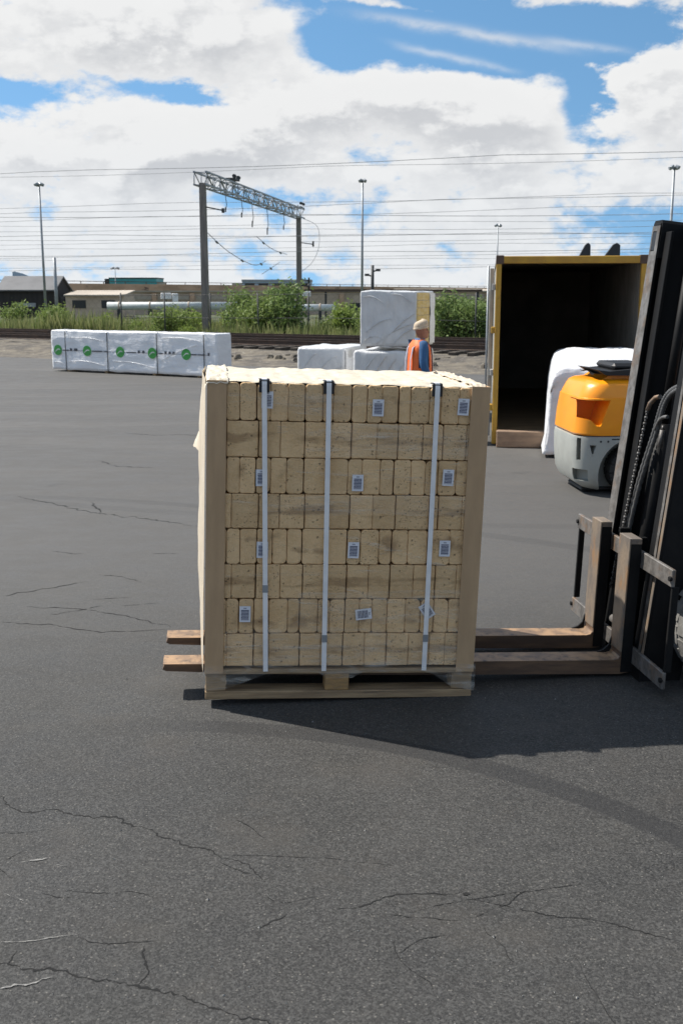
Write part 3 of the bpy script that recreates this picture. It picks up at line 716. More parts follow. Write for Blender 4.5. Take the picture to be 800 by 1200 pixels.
# ------------------------------------------------------------------ near forklift
truck_base = LF @ Vector((2.95, .5, 0)); truck_base.z = 0
TM = Matrix.Translation(truck_base) @ Matrix.Rotation(math.atan2(LR[1][0], LR[0][0]), 4, 'Z')
truck = thing('forklift', 'dark forklift with tall black mast lifting the block stack', 'forklift', M=TM)
TL = TM.inverted() @ LF                              # load frame -> truck frame
# mast leans a little further back than the forks
MT = TL @ Matrix.Translation((2.372, 0, 0)) @ Matrix.Rotation(0.072, 4, 'Y')
def fork(y0, y1):
    b = MB(); b.M = TL
    prof = [(-.23, .085), (-.21, .075), (.6, .045), (2.35, .038), (2.41, .05), (2.41, .83), (2.35, .825), (2.35, .145), (2.338, .126), (2.31, .119), (-.22, .112)]
    b.prism(prof, 'y', y0, y1)
    return b
for y0, y1 in ((.187, .342), (.645, .795)):
    b = fork(y0, y1)
    f = b.build('fork', M_FORK, truck)
    c = MB(); c.M = TL; c.prism([(-.228, .1125), (2.31, .1195), (2.337, .1265), (2.345, .1405), (2.343, .142), (2.336, .128), (2.31, .121), (-.228, .1140)], 'y', y0 + .003, y1 - .003); c.build('top_plate', M_RUST, f)  # thin lighter plate on top of the darker fork
    c = MB(); c.M = TL; c.box(2.343, 2.352, y0 - .003, y1 + .003, .17, .832, .002); c.box(2.352, 2.414, y0 - .003, y1 + .003, .80, .832, .002); c.build('shank_plate', M_RUSTV, f)
    c = MB(); c.M = TL; c.prism([(2.24, .112), (2.343, .112), (2.343, .215), (2.33, .165), (2.30, .135)], 'y', y1 - .012, y1); c.build('heel_gusset', M_BLACKM, f)
    c = MB(); c.M = TL; c.box(2.352, 2.413, y0 - .004, y0 - .001, .05, .80); c.build('shank_side', M_BLACKM, f)
for z0, z1 in ((.665, .76), (.10, .195)):
    b = MB(); b.M = TL; b.box(2.415, 2.437, -.23, 1.25, z0, z1, .004); b.build('carriage_bar', M_STEEL, truck)
for y0 in (-.228, 1.228):
    b = MB(); b.M = TL; b.box(2.425, 2.462, y0, y0 + .02, .195, .665, .002); b.build('carriage_end_plate', M_BLACKM, truck)
    for zz in (.71, .15):
        b = MB(); b.M = TL; b.cyl((2.405, y0 + .01, zz), (2.42, y0 + .01, zz), .014, 10); b.build('bolt', M_BLACKM, truck)
for y0 in (.36, .62):
    b = MB(); b.M = TL; b.box(2.457, 2.52, y0, y0 + .03, .02, .80, .003); b.build('carriage_plate', M_BLACKM, truck)
b = MB(); b.M = TL; b.box(2.44, 2.50, .38, .60, .14, .24, .02); b.cyl((2.43, .45, .26), (2.43, .55, .26), .025, 12); b.build('carriage_lug', M_STEEL, truck)
# mast rails: channels (outer) and I beams (inner)
def channel(ya, yb, web, x0, x1, z0, z1, t=.016):
    b = MB(); b.M = MT
    b.box(x0, x0 + t, ya, yb, z0, z1, .002); b.box(x1 - t, x1, ya, yb, z0, z1, .002)
    wy = (ya, ya + t) if web == 'a' else (yb - t, yb)
    b.box(x0 + t, x1 - t, wy[0], wy[1], z0, z1)
    return b
r = channel(.80, .905, 'b', .055, .30, -.02, 2.60).build('mast_rail', M_BLACKM, truck)
def facing(y0, y1, x0, z0, z1, m=M_STEEL):
    b = MB(); b.M = MT; b.box(x0 - .004, x0 - .001, y0, y1, z0, z1); b.build('rail_face', m, r)
facing(.795, .905, .055, .0, 2.44)
facing(.795, .835, .055, 2.44, 2.585); facing(.888, .905, .055, 2.44, 2.585); facing(.835, .888, .055, 2.555, 2.585)
b = MB(); b.M = MT; b.box(.052, .056, .84, .885, 2.445, 2.55); b.build('rail_slot', M_BLACKP, r)
b = MB(); b.M = MT; b.prism([(.788, 2.40), (.788, 2.60), (.80, 2.618), (.90, 2.618), (.915, 2.60), (.915, 2.40)], 'x', .06, .31); b.build('mast_cap', M_BLACKM, truck)
channel(.70, .785, 'b', .085, .27, .02, 2.55).build('mast_rail', M_BLACKM, truck)
r = channel(.095, .20, 'a', .055, .30, -.02, 2.60).build('mast_rail', M_BLACKM, truck)
facing(.168, .203, .062,  .14, 2.58, M_RUSTV); facing(.122, .150, .050,  .14, 2.58, M_STEEL); facing(.078, .106, .050,  .14, 2.58, M_RUSTV)
channel(.215, .30, 'a', .085, .27, .02, 2.55).build('mast_rail', M_BLACKM, truck)
for z0 in (2.50, .30):
    b = MB(); b.M = MT; b.box(.20, .28, .20, .80, z0, z0 + .10, .006); b.build('mast_crossbar', M_BLACKM, truck)
for yc in (.62, .38):
    b = MB(); b.M = MT; b.cyl((.19, yc, .05), (.19, yc, 1.45), .045, 16); b.cyl((.19, yc, 1.45), (.19, yc, 2.45), .028, 14); b.build('lift_cylinder', M_BLACKM, truck)
# lift chain: separate links side by side
b = MB(); b.M = MT
A = Vector((.075, .745, .40)); B = Vector((.075, .615, 1.52)); n = 62
for k in range(n):
    p = A.lerp(B, (k + .5) / n); q = (B - A) / n
    w = .010 if k % 2 else .006
    b.tube([p - q * .42, p + q * .42], w, 6)
b.build('lift_chain', M_CHAIN, truck)
b = MB(); b.M = MT; b.tube([B, B + Vector((0, -.02, .04)), B + Vector((.02, -.04, .08)), B + Vector((.02, -.1, .09))], .014, 8); b.build('chain_anchor', M_STEEL, truck)
# ribbed hose looping over a sheave
pts = [(.10, .69, .70), (.10, .655, .95), (.10, .615, 1.12), (.10, .56, 1.28), (.10, .515, 1.40), (.10, .49, 1.50), (.10, .465, 1.57), (.10, .42, 1.625), (.10, .36, 1.66), (.10, .28, 1.685), (.10, .20, 1.69)]
def smooth(P, n=10):
    P = [Vector(p) for p in P]; out = []
    for i in range(len(P) - 1):
        a, b_, c, d = P[max(i - 1, 0)], P[i], P[i + 1], P[min(i + 2, len(P) - 1)]
        for k in range(n):
            t = k / n
            out.append(.5 * ((2 * b_) + (c - a) * t + (2 * a - 5 * b_ + 4 * c - d) * t * t + (3 * b_ - a - 3 * c + d) * t ** 3))
    return out + [P[-1]]
hp = smooth(pts, 8)
for off in (-.016, .016):
    b = MB(); b.M = MT
    q = [p + Vector((0, off, off * .2)) for p in hp]
    b.tube(q, [.016 if i % 2 else .0125 for i in range(len(q))], 8); b.build('hose', M_HOSE, truck)
b = MB(); b.M = MT; b.tube(smooth([(.09, .50, 1.42), (.09, .47, 1.47), (.09, .42, 1.50), (.09, .36, 1.51)]), .011, 8); b.build('hose', M_CHAIN, truck)
b = MB(); b.M = MT; b.cyl((.09, .40, 1.33), (.09, .40, 1.43), .014, 10); b.cyl((.09, .40, 1.43), (.09, .40, 1.455), .007, 8); b.build('hose_fitting', M_STEEL, truck)
# truck body behind the mast
b = MB(); b.box(.05, .50, -.45, .50, .30, 1.15, .05); b.box(.10, .45, -.40, .45, 1.15, 1.35, .05); b.build('front_cowl', M_BLACKM, truck)
b = MB(); b.box(.40, 2.0, -.50, .55, .22, .80, .06); b.build('chassis', M_BLACKM, truck)
b = MB(); b.box(1.25, 2.25, -.50, .55, .80, 1.15, .12); b.build('rear_hood', M_ORANGE, truck)
b = MB(); b.box(.95, 1.35, -.22, .28, .85, 1.0, .04); b.box(1.28, 1.42, -.22, .28, 1.15, 1.6, .05); b.build('seat', M_BLACKP, truck)
for y0 in (-.46, .47):
    b = MB(); b.tube([(.25, y0, 1.1), (.45, y0, 2.1), (.62, y0, 2.18), (1.75, y0, 2.18), (1.95, y0, 2.05), (2.1, y0, 1.1)], .035, 8); b.build('guard_pillar', M_BLACKM, truck)
for k in range(6):
    b = MB(); b.box(.7 + .18 * k, .73 + .18 * k, -.46, .47, 2.16, 2.20); b.build('guard_bar', M_BLACKM, truck)
def wheel(cx, yc, rr, w, parent, m, lugs=16, dark=M_BLACKM):
    o = thing_part('wheel', parent)
    prof = [(-.5, .62), (-.5, .90), (-.42, .97), (-.3, 1.0), (.3, 1.0), (.42, .97), (.5, .90), (.5, .62)]
    rings = []
    for i in range(32):
        a = 2 * math.pi * i / 32
        rings.append([(cx + rr * .97 * q[1] * math.cos(a), yc + w * q[0], rr + rr * .97 * q[1] * math.sin(a)) for q in prof])
    b = MB(); n = len(prof)
    vs = [p for r_ in rings for p in r_]
    fs = [(i * n + k, i * n + (k + 1) % n, ((i + 1) % 32) * n + (k + 1) % n, ((i + 1) % 32) * n + k) for i in range(32) for k in range(n)]
    b.add(vs, fs, True)
    for i in range(lugs):
        for sgn in (-1, 1):
            a0 = 2 * math.pi * (i + (.25 if sgn > 0 else -.25)) / lugs; da = math.pi / lugs * .78
            pv = []
            for a in (a0 - da, a0 + da):
                for yv in (yc + sgn * w * .02, yc + sgn * w * .52):
                    for rad in (rr * .94, rr * (1.0 if abs(yv - yc) < w * .3 else .965)):
                        pv.append((cx + rad * math.cos(a), yv, rr + rad * math.sin(a)))
            b.add(pv, [(0, 1, 3, 2), (4, 6, 7, 5), (0, 4, 5, 1), (2, 3, 7, 6), (1, 5, 7, 3), (0, 2, 6, 4)])
            pv = []
            for a in (a0 - da, a0 + da):
                for yv in (yc + sgn * w * .49, yc + sgn * w * .53):
                    for rad in (rr * .74, rr * .955): pv.append((cx + rad * math.cos(a), yv, rr + rad * math.sin(a)))
            b.add(pv, [(0, 1, 3, 2), (4, 6, 7, 5), (0, 4, 5, 1), (2, 3, 7, 6), (1, 5, 7, 3), (0, 2, 6, 4)])
    b.build('tyre', m, o)
    b = MB(); b.cyl((cx, yc - w * .42, rr), (cx, yc + w * .42, rr), rr * .62, 24); b.cyl((cx, yc - w * .5, rr), (cx, yc + w * .5, rr), rr * .22, 16); b.build('rim', dark, o)
    return o
def thing_part(name, parent):
    # a part that groups its own pieces: the hub mesh carries them
    b = MB()
    o = bpy.data.objects.new(name, None); COL.objects.link(o); o.parent = parent; return o
for yc in (-.53, .53): wheel(-.035, yc, .34, .24, truck, M_TYRE)
for yc in (-.45, .45): wheel(1.75, yc, .26, .18, truck, M_DTYRE)

# ------------------------------------------------------------------ second forklift (orange and grey)
F2 = thing('forklift', 'orange and grey forklift seen from behind beside the container', 'forklift', (2.335, 11.30, 0), R(4))
def rrect(x0, x1, y0, y1, r, n=10, z=0):
    out = []
    for cx, cy, a0 in ((x0 + r, y0 + r, math.pi), (x1 - .06, y0 + .06, 1.5 * math.pi), (x1 - .06, y1 - .06, 0), (x0 + r, y1 - r, .5 * math.pi)):
        rr = r if cx < (x0 + x1) / 2 else .06
        for k in range(n + 1):
            a = a0 + math.pi / 2 * k / n
            out.append((cx + rr * math.cos(a), cy + rr * math.sin(a), z))
    return out
def loftz(levels, r, x1=1.15):
    return [rrect(x, x1, ins, 1.12 - ins, r, z=z) for (z, x, ins) in levels]
def boolean(o, cutters):
    for c in cutters:
        m = o.modifiers.new('b', 'BOOLEAN'); m.operation = 'DIFFERENCE'; m.object = c; m.solver = 'EXACT'
    bpy.context.view_layer.update()
    dg = bpy.context.evaluated_depsgraph_get()
    me = bpy.data.meshes.new_from_object(o.evaluated_get(dg))
    me.set_sharp_from_angle(angle=R(28))
    o.modifiers.clear(); old = o.data; o.data = me; me.name = old.name
    for c in cutters: bpy.data.objects.remove(c)
def cutter(b): return b.build('cutter', None, F2)
b = MB(); b.loft(loftz([(.66, .20, .012), (.68, .18, .002), (.86, .195, .0), (1.055, .225, .004), (1.06, .235, .012), (1.075, .24, .012), (1.17, .285, .025), (1.21, .31, .045), (1.235, .35, .085), (1.25, .42, .15), (1.255, .55, .25)], .24))
up_ = b.build('counterweight_top', M_ORANGE, F2)
cz = MB(); cz.prism([(.208, .85), (.33, .825), (.39, .765), (.43, .765), (.525, 1.04), (.222, 1.04)], 'y', -.3, .46)
boolean(up_, [cutter(cz)])
b = MB(); b.loft(loftz([(.035, .46, .10), (.07, .33, .06), (.13, .245, .03), (.22, .20, .012), (.40, .18, .003), (.60, .175, .0), (.645, .18, .006), (.652, .20, .02)], .24))
lo_ = b.build('counterweight_base', M_GREY, F2)
cs = []
c = MB(); c.cyl((.83, -.3, .24), (.83, .30, .24), .40, 40); cs.append(cutter(c))
c = MB(); c.M = Matrix.Translation((.262, .13, .50)) @ Matrix.Rotation(R(-45), 4, 'Z'); c.box(-.028, .028, -.2, .12, -.11, .13); cs.append(cutter(c))
c = MB(); c.prism([(.325, .56), (.395, .56), (.368, .465), (.352, .465)], 'y', -.1, .12); cs.append(cutter(c))
c = MB(); c.M = Matrix.Translation((.275, .12, .22)) @ Matrix.Rotation(R(-45), 4, 'Z'); c.box(-.11, .09, -.25, .10, -.06, .07); cs.append(cutter(c))
boolean(lo_, cs)
b = MB(); b.loft([rrect(.21, 1.14, .02, 1.10, .23, z=.652), rrect(.21, 1.14, .02, 1.10, .23, z=.662)]); b.build('counterweight_gap', M_BLACKM, F2)
b = MB(); b.box(.56, .80, .002, .03, .60, .63); b.build('grille_slot', M_DARK, F2)
b = MB(); b.box(.90, .955, -.006, .012, .86, .885, .003); b.build('latch', M_DARK, F2)
for zb in (.60,):
    for xb_ in (.44, .52): MB().cyl((xb_, -.004, zb), (xb_, .02, zb), .012, 8).build('bolt', M_DARK, F2)
b = MB(); b.box(.33, 1.15, .28, .80, .022, .06, .01); b.build('rear_axle_plate', M_DARK, F2)
for yc in (.17, .95): wheel(.83, yc, .27, .20, F2, M_DTYRE)
b = MB(); b.box(1.16, 2.6, .04, 1.08, .25, .655, .04); b.build('chassis', M_GREY, F2)
b = MB(); b.box(1.155, 1.75, .0, 1.12, .665, 1.052, .004); b.box(1.155, 1.75, .012, 1.108, 1.064, 1.245, .05); b.box(1.16, 1.74, .03, 1.09, 1.04, 1.08); b.build('engine_hood', M_ORANGE, F2)
b = MB(); b.prism([(.50, 1.25), (.95, 1.25), (.95, 1.29), (.56, 1.285)], 'y', .22, .92); b.build('hood_step', M_ORANGE, F2)
sb = MB(); sb.grid(lambda u, v: (.40 + .55 * u, .2 + .6 * v, 1.31 + .035 * nz(u * 3, v * 3, 2) + .05 * u), 10, 10)
sb.prism([(.40, 1.355), (.49, 1.30), (.95, 1.29), (.95, 1.375), (.53, 1.34)], 'y', .10, .85); sb.box(.59, .98, .2, .8, 1.345, 1.42, .03); sb.build('seat', M_BLACKP, F2)
for yy_ in (.10, 1.0):
    b = MB(); b.tube([(1.50, yy_, 1.25), (1.56, yy_, 2.05), (1.7, yy_, 2.12), (2.25, yy_, 2.12), (2.6, yy_, .75)], .035, 8); b.build('guard_pillar', M_BLACKM, F2)
for yc in (.15, .97): wheel(2.35, yc, .33, .24, F2, M_DTYRE)

# ------------------------------------------------------------------ container
CT = thing('shipping_container', 'open shipping container with yellow frame and dark empty inside', 'container', (2.17, 15.35, 0), -.135)
cw, ch, cl = 2.06, 2.67, 8.0
for x0 in (0, cw - .075): MB().box(x0, x0 + .075, 0, .12, .02, ch, .008).build('corner_post', M_YELLOW, CT)
MB().box(.076, cw - .076, .004, .11, ch - .10, ch, .008).build('header', M_YELLOW, CT)
MB().box(.076, cw - .076, .004, .11, .02, .16, .008).build('sill', M_YELLOW, CT)
for x0 in (-.005, cw - .10):
    MB().box(x0, x0 + .11, -.006, .17, ch - .11, ch + .012, .006).build('corner_casting', M_RAIL, CT)
def corr(x0, x1, amp=.018, n=40):
    def fn(u, v):
        k = (u * n) % 1; w = max(-1, min(1, 3.0 * (abs(2 * k - 1) - .5) * 2)) * amp
        return (x0 + w, .12 + (cl - .12) * u, .05 + (ch - .08) * v)
    return fn
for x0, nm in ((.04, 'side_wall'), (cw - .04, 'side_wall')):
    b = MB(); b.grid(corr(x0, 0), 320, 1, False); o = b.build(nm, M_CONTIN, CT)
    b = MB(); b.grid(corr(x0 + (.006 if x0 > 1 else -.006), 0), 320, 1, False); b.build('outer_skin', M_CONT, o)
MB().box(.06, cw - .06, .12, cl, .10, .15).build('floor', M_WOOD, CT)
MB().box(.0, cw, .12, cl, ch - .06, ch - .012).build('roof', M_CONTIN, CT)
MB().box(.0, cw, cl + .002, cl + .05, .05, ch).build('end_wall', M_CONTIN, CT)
d = MB().box(-.085, -.03, .16, 1.18, .12, ch - .16, .006).build('door', M_CONT, CT)
for yb in (.45, .9):
    b = MB(); b.cyl((-.105, yb, .1), (-.105, yb, ch - .12), .016, 10); b.build('lock_rod', M_GALV, d)
for zb in (.5, 1.0, 1.6, 2.2):
    MB().box(-.05, .0, .02, .17, zb, zb + .09, .006).build('hinge', M_CONT if zb in (1.0, 2.2) else M_YELLOW, d)
bm_ = tag(MB().box(0, 1.6, 0, .16, 0, .235, .012).build('timber_beam', M_BEAM), 'brown timber beam on the asphalt along the container sill', 'beam')
bm_.location = (2.205, 15.11, .002); bm_.rotation_euler = (0, 0, -.135)
# dark fins of a machine standing behind the container
for (x, w, hgt, lean, lb) in ((5.37, .26, .36, 1, 'narrow dark pointed steel fin behind the container roof'), (5.96, .36, .40, 1, 'wide dark wedge shaped steel fin behind the container roof')):
    fx = thing('steel_fin', lb, 'machine part', (x, 24.5, 0), -.05)
    zt = 3.27
    MB().prism([(-w * .9, zt - .75), (w * .75, zt - .75), (w * .7, zt - .05), (w * .5, zt), (w * .28, zt - .04), (-w * .2, zt - .28)], 'y', 0, .12).build('fin_plate', M_DARK, fx)
    MB().box(-.1, .1, .01, .11, 0, zt - .75).build('post', M_DARK, fx)

# ------------------------------------------------------------------ wrapped bundles
def bundle_mb(L, D, H, seed, rnd=.05, amp=.012, nl=70, stretch_=(1.2, 1, 5)):
    sec = []
    def arc(cy, cz, a0, r, n=4): return [(cy + r * math.cos(a0 + math.pi / 2 * k / n), cz + r * math.sin(a0 + math.pi / 2 * k / n)) for k in range(n + 1)]
    pts = [(0, .06)] + [(0, .06 + (H - .06 - rnd) * k / 14) for k in range(1, 14)]
    pts += [(rnd - rnd * math.cos(t), H - rnd + rnd * math.sin(t)) for t in [math.pi / 2 * k / 4 for k in range(5)]]
    pts += [(rnd + (D - 2 * rnd) * k / 6, H) for k in range(1, 6)]
    pts += [(D - rnd + rnd * math.sin(t), H - rnd + rnd * math.cos(t)) for t in [math.pi / 2 * k / 4 for k in range(5)]]
    pts += [(D, H - rnd - (H - .06 - rnd) * k / 10) for k in range(1, 11)]
    rings = []
    for i in range(nl + 1):
        x = L * i / nl; e = min(x, L - x); ins = rnd * (1 - math.sqrt(max(0, 1 - (1 - min(1, e / rnd)) ** 2))) * .8 if e < rnd else 0
        ring = []
        for (y, z) in pts:
            nn = noise.fractal(Vector((x * stretch_[0] + seed, y * 2 * stretch_[1] + seed, z * stretch_[2])), 1.0, 2.0, 4) * amp
            nn += (abs(nz((x + .7 * z) * 2.6, y, seed)) - .25) * amp * 1.5
            yy2 = y + (ins if y < D / 2 else -ins) + (nn if y < .06 else -nn * .5)
            zz2 = z - (ins if z > H / 2 else 0) + (nn * .8 if z > H - .1 else 0)
            if z < .1: zz2 += .03 * nz(x * 2.2, seed, 0)
            ring.append((x, yy2, zz2))
        rings.append(ring)
    b = MB(); b.loft(rings); return b
def bearers(L, D, parent, xs):
    for x in xs: MB().box(x - .05, x + .05, .03, D - .03, 0, .062, .006).build('bearer', M_WOOD, parent)

LB = thing('lumber_bundle', 'long white wrapped lumber bundle with a row of green round logos', 'bundle', (-8.24, 30.60, 0), -.525)
bundle_mb(5.85, .62, 1.15, 3, .035, .018, 130).build('cover', M_WRAP, LB)
bearers(5.85, .62, LB, (.6, 2.0, 3.7, 5.2))
for x in (.57, 2.12, 3.86, 5.42):
    b = MB(); b.box(x - .010, x + .010, -.022, -.014, .05, 1.12); b.box(x - .014, x + .014, -.022, .64, 1.166, 1.172); b.build('strap', M_DARK, LB)
for x in (.28, 1.38, 2.58, 3.70, 4.84):
    lg = MB(); n = 22; z = .60
    lg.prism([(x + .15 * math.cos(2 * math.pi * k / n), z + .145 * math.sin(2 * math.pi * k / n)) for k in range(n)], 'y', -.024, -.016)
    lo = lg.build('round_logo', M_GREEN, LB)
    sw = MB()                                            # pale swoosh across the disc
    arcp = [(x - .10 + .19 * t, z - .055 + .10 * math.sin(1.9 * t) - .03 * t) for t in [k / 8 for k in range(9)]]
    sw.add([(p[0], -.0265, p[1] + .012 + .012 * math.sin(3.1 * i / 8)) for i, p in enumerate(arcp)] + [(p[0], -.0265, p[1] - .010) for p in arcp][::-1], [tuple(range(18))])
    sw.build('logo_swoosh', M_PIPE, lo)
b = MB()
for x0, x1 in ((.42, .62), (.66, .72), (.80, .90), (1.4, 1.72), (1.78, 1.9), (2.5, 2.8), (2.86, 2.92), (3.0, 3.06), (3.5, 3.62), (3.68, 3.74), (3.80, 3.86), (3.92, 3.98), (4.45, 4.62), (4.66, 4.86), (4.95, 4.99)):
    x0, x1 = x0 * 1.12, x1 * 1.12
    b.box(x0, x1, -.021, -.015, .585, .585 + (.030 if x1 - x0 > .13 else .075))
b.box(.35, 5.6, -.019, -.0155, .595, .604)
b.build('printed_marks', M_PRINT, LB)

US = thing('wrapped_bundle', 'grey film wrapped bundle with yellow boards at its end, topmost of its stack', 'bundle', (.33, 19.15, 1.185), -.30, 'wrapped bundles beside the worker')
b = bundle_mb(1.02, 1.35, 1.02, 11, .022, .022, 60, (2.0, 1, 2.4)); b.build('cover', M_GWRAP, US)
for k in range(7):
    for j in range(3): MB().box(1.0 + .0015, 1.038 + .004 * (k % 2), .01 + .31 * j, .01 + .31 * j + .295, .08 + .13 * k, .08 + .13 * k + .124, .004).build('board', M_LUMBER, US)
b = MB(); b.grid(lambda u, v: (1.048 + .02 * nz(u * 3, v * 4, 1), .95 + .40 * u, .08 + .90 * v), 10, 12); b.build('film_end', M_WRAP, US)
LS = thing('wrapped_bundle', 'grey film wrapped bundle at the bottom of the stack beside the worker', 'bundle', (.20, 19.1, 0), -.30, 'wrapped bundles beside the worker')
b = bundle_mb(1.16, 1.4, 1.17, 21, .05, .02, 40, (4.0, 1, 1.5)); b.build('cover', M_GWRAP, LS); bearers(1.16, 1.4, LS, (.2, .95))
LL = thing('wrapped_bundle', 'low white wrapped bundle left of the two bundle stack', 'bundle', (-.85, 20.55, 0), -.30, 'wrapped bundles beside the worker')
b = bundle_mb(.96, 1.5, 1.16, 31, .05, .02, 40, (2.0, 1, 2.5)); b.build('cover', M_GWRAP, LL); bearers(.96, 1.5, LL, (.2, .8))
b = MB(); b.grid(lambda u, v: (.965 + .03 * nz(u * 4, v * 4, 2) + .03 * (1 - v), .01 + 1.45 * u, .07 + 1.08 * v), 14, 14); b.build('loose_sheet', M_WRAP, LL)
def creases(o, lines, m=M_WRAP):
    for (x0, z0, x1, z1, w) in lines:
        n = 14; b = MB(); v_ = []
        for k in range(n + 1):
            t = k / n; x = x0 + (x1 - x0) * t; z = z0 + (z1 - z0) * t + .05 * math.sin(math.pi * t) + .012 * nz(x * 6, z0 * 5, 2)
            ww = w * math.sin(math.pi * min(.97, max(.03, t))) ** .6; dx_, dz_ = (z1 - z0), -(x1 - x0); L_ = math.hypot(dx_, dz_); dx_, dz_ = dx_ / L_ * ww, dz_ / L_ * ww
            v_ += [(x - dx_, -.012, z - dz_), (x, -.027, z), (x + dx_, -.012, z + dz_)]
        b.add(v_, [q for i in range(n) for q in ((3 * i, 3 * i + 3, 3 * i + 4, 3 * i + 1), (3 * i + 1, 3 * i + 4, 3 * i + 5, 3 * i + 2))], True)
        b.build('film_fold', m, o)
creases(US, [(.42, .12, .97, .62, .014), (.30, .10, .95, .45, .010), (.62, .10, .98, .38, .012), (.10, .30, .60, .55, .008), (.05, .92, .45, .80, .010), (.55, .97, .95, .80, .010), (.06, .15, .40, .20, .008)], M_GWRAP)
creases(LS, [(.10, .60, .45, 1.10, .012), (.30, .55, .62, 1.08, .012), (.50, .55, .80, 1.05, .010), (.70, .55, 1.0, 1.02, .012), (.85, .60, 1.12, .98, .010)], M_GWRAP)
creases(LL, [(.15, .75, .40, 1.05, .010), (.45, .70, .80, 1.0, .010), (.60, .60, .92, .80, .010)], M_GWRAP)
creases(LB, [(.7, .95, 2.0, .88, .008), (.65, .30, 2.0, .22, .008), (2.3, .35, 3.8, .20, .008), (4.0, .40, 5.2, .85, .007), (4.0, 1.0, 5.3, .95, .010), (.08, .85, .52, .95, .01), (.08, .25, .5, .2, .01)])
FB = thing('wrapped_bundle', 'white sheeted bundle standing in front of the open container', 'bundle', (2.76, 14.15, 0), -.16)
rings = []
for i in range(41):
    x = 1.5 * i / 40; e = min(1, x / .22); ring = []
    prof = [(-.03, .05), (-.02, .3), (0, .6), (0, .9), (.0, 1.12), (.03, 1.19), (.10, 1.23), (.30, 1.385), (.38, 1.405), (.8, 1.41), (1.1, 1.40), (1.15, 1.3), (1.16, .8), (1.16, .05)]
    dense = []
    for a, c in zip(prof, prof[1:]):
        for k in range(4): dense.append((a[0] + (c[0] - a[0]) * k / 4, a[1] + (c[1] - a[1]) * k / 4))
    dense.append(prof[-1])
    for (y, z) in dense:
        nn = noise.fractal(Vector((x * 4, y * 4, z * 1.6 + 9)), 1, 2, 4) * .034
        dz_ = (1 - math.sqrt(1 - (1 - e) ** 2)) * .16 if z > 1.0 else 0
        fl_ = -.05 * max(0, 1 - z / .25) * max(0, 1 - x / .3)
        ring.append((x + fl_ - .03 * (1 - e) * max(0, 1 - z) + .03 * (z > 1.2) * (1 - e), y + (nn if y < .5 else -nn), z - dz_ + (nn if z > 1.2 else 0) + (.05 * nz(x * 5, 3, 1) if z < .1 else 0)))
    rings.append(ring)
b = MB(); b.loft(rings); b.build('cover', M_WRAP, FB); bearers(1.5, 1.1, FB, (.2, 1.2))

# ------------------------------------------------------------------ worker
PX, PY, PR = 1.16, 16.0, R(18)
person = thing('person', 'person in orange safety vest, blue jacket and pale knit cap looking right', 'person', (PX, PY, 0), PR)
M_SKIN = mat('skin', (0.36, 0.155, 0.09), (0.30, 0.12, 0.07), rough=.5, scale=20)
M_JACKET = mat('blue_jacket', (0.035, 0.12, 0.27), (0.025, 0.085, 0.20), rough=.8, scale=7, bump=.4, bscale=14)
M_TROUSER = mat('dark_trousers', (0.02, 0.025, 0.04), (0.03, 0.035, 0.05), rough=.85, scale=8)
M_VEST = mat('orange_vest', (0.85, 0.17, 0.03), (0.78, 0.14, 0.025), rough=.6, scale=6, bump=.3, bscale=12)
M_REFL = mat('reflective_band', (0.36, 0.33, 0.37), (0.28, 0.26, 0.31), rough=.35, scale=20)
M_CAP = mat('knit_cap', (0.60, 0.49, 0.36), (0.50, 0.40, 0.29), rough=.9, scale=30, bump=.4, bscale=60)
M_BOOT = mat('boot', (0.03, 0.022, 0.016), rough=.6)
M_EYE = mat('eye', (0.05, 0.04, 0.035), rough=.2)
def skin_obj(name, pts, edges, rad, m, parent, sub=2, root=0):
    me = bpy.data.meshes.new(name); me.from_pydata(pts, edges, []); o = bpy.data.objects.new(name, me); COL.objects.link(o)
    md = o.modifiers.new('skin', 'SKIN'); md.use_smooth_shade = True; md.branch_smoothing = .6
    for i, r_ in enumerate(rad):
        s_ = me.skin_vertices[0].data[i]; s_.radius = r_ if isinstance(r_, tuple) else (r_, r_); s_.use_root = (i == root)
    sm_ = o.modifiers.new('sub', 'SUBSURF'); sm_.levels = sub; sm_.render_levels = sub
    bpy.context.view_layer.update()
    me2 = bpy.data.meshes.new_from_object(o.evaluated_get(bpy.context.evaluated_depsgraph_get()))
    o.modifiers.clear(); o.data = me2; me2.materials.clear(); me2.materials.append(m)
    for p in me2.polygons: p.use_smooth = True
    o.parent = parent; return o
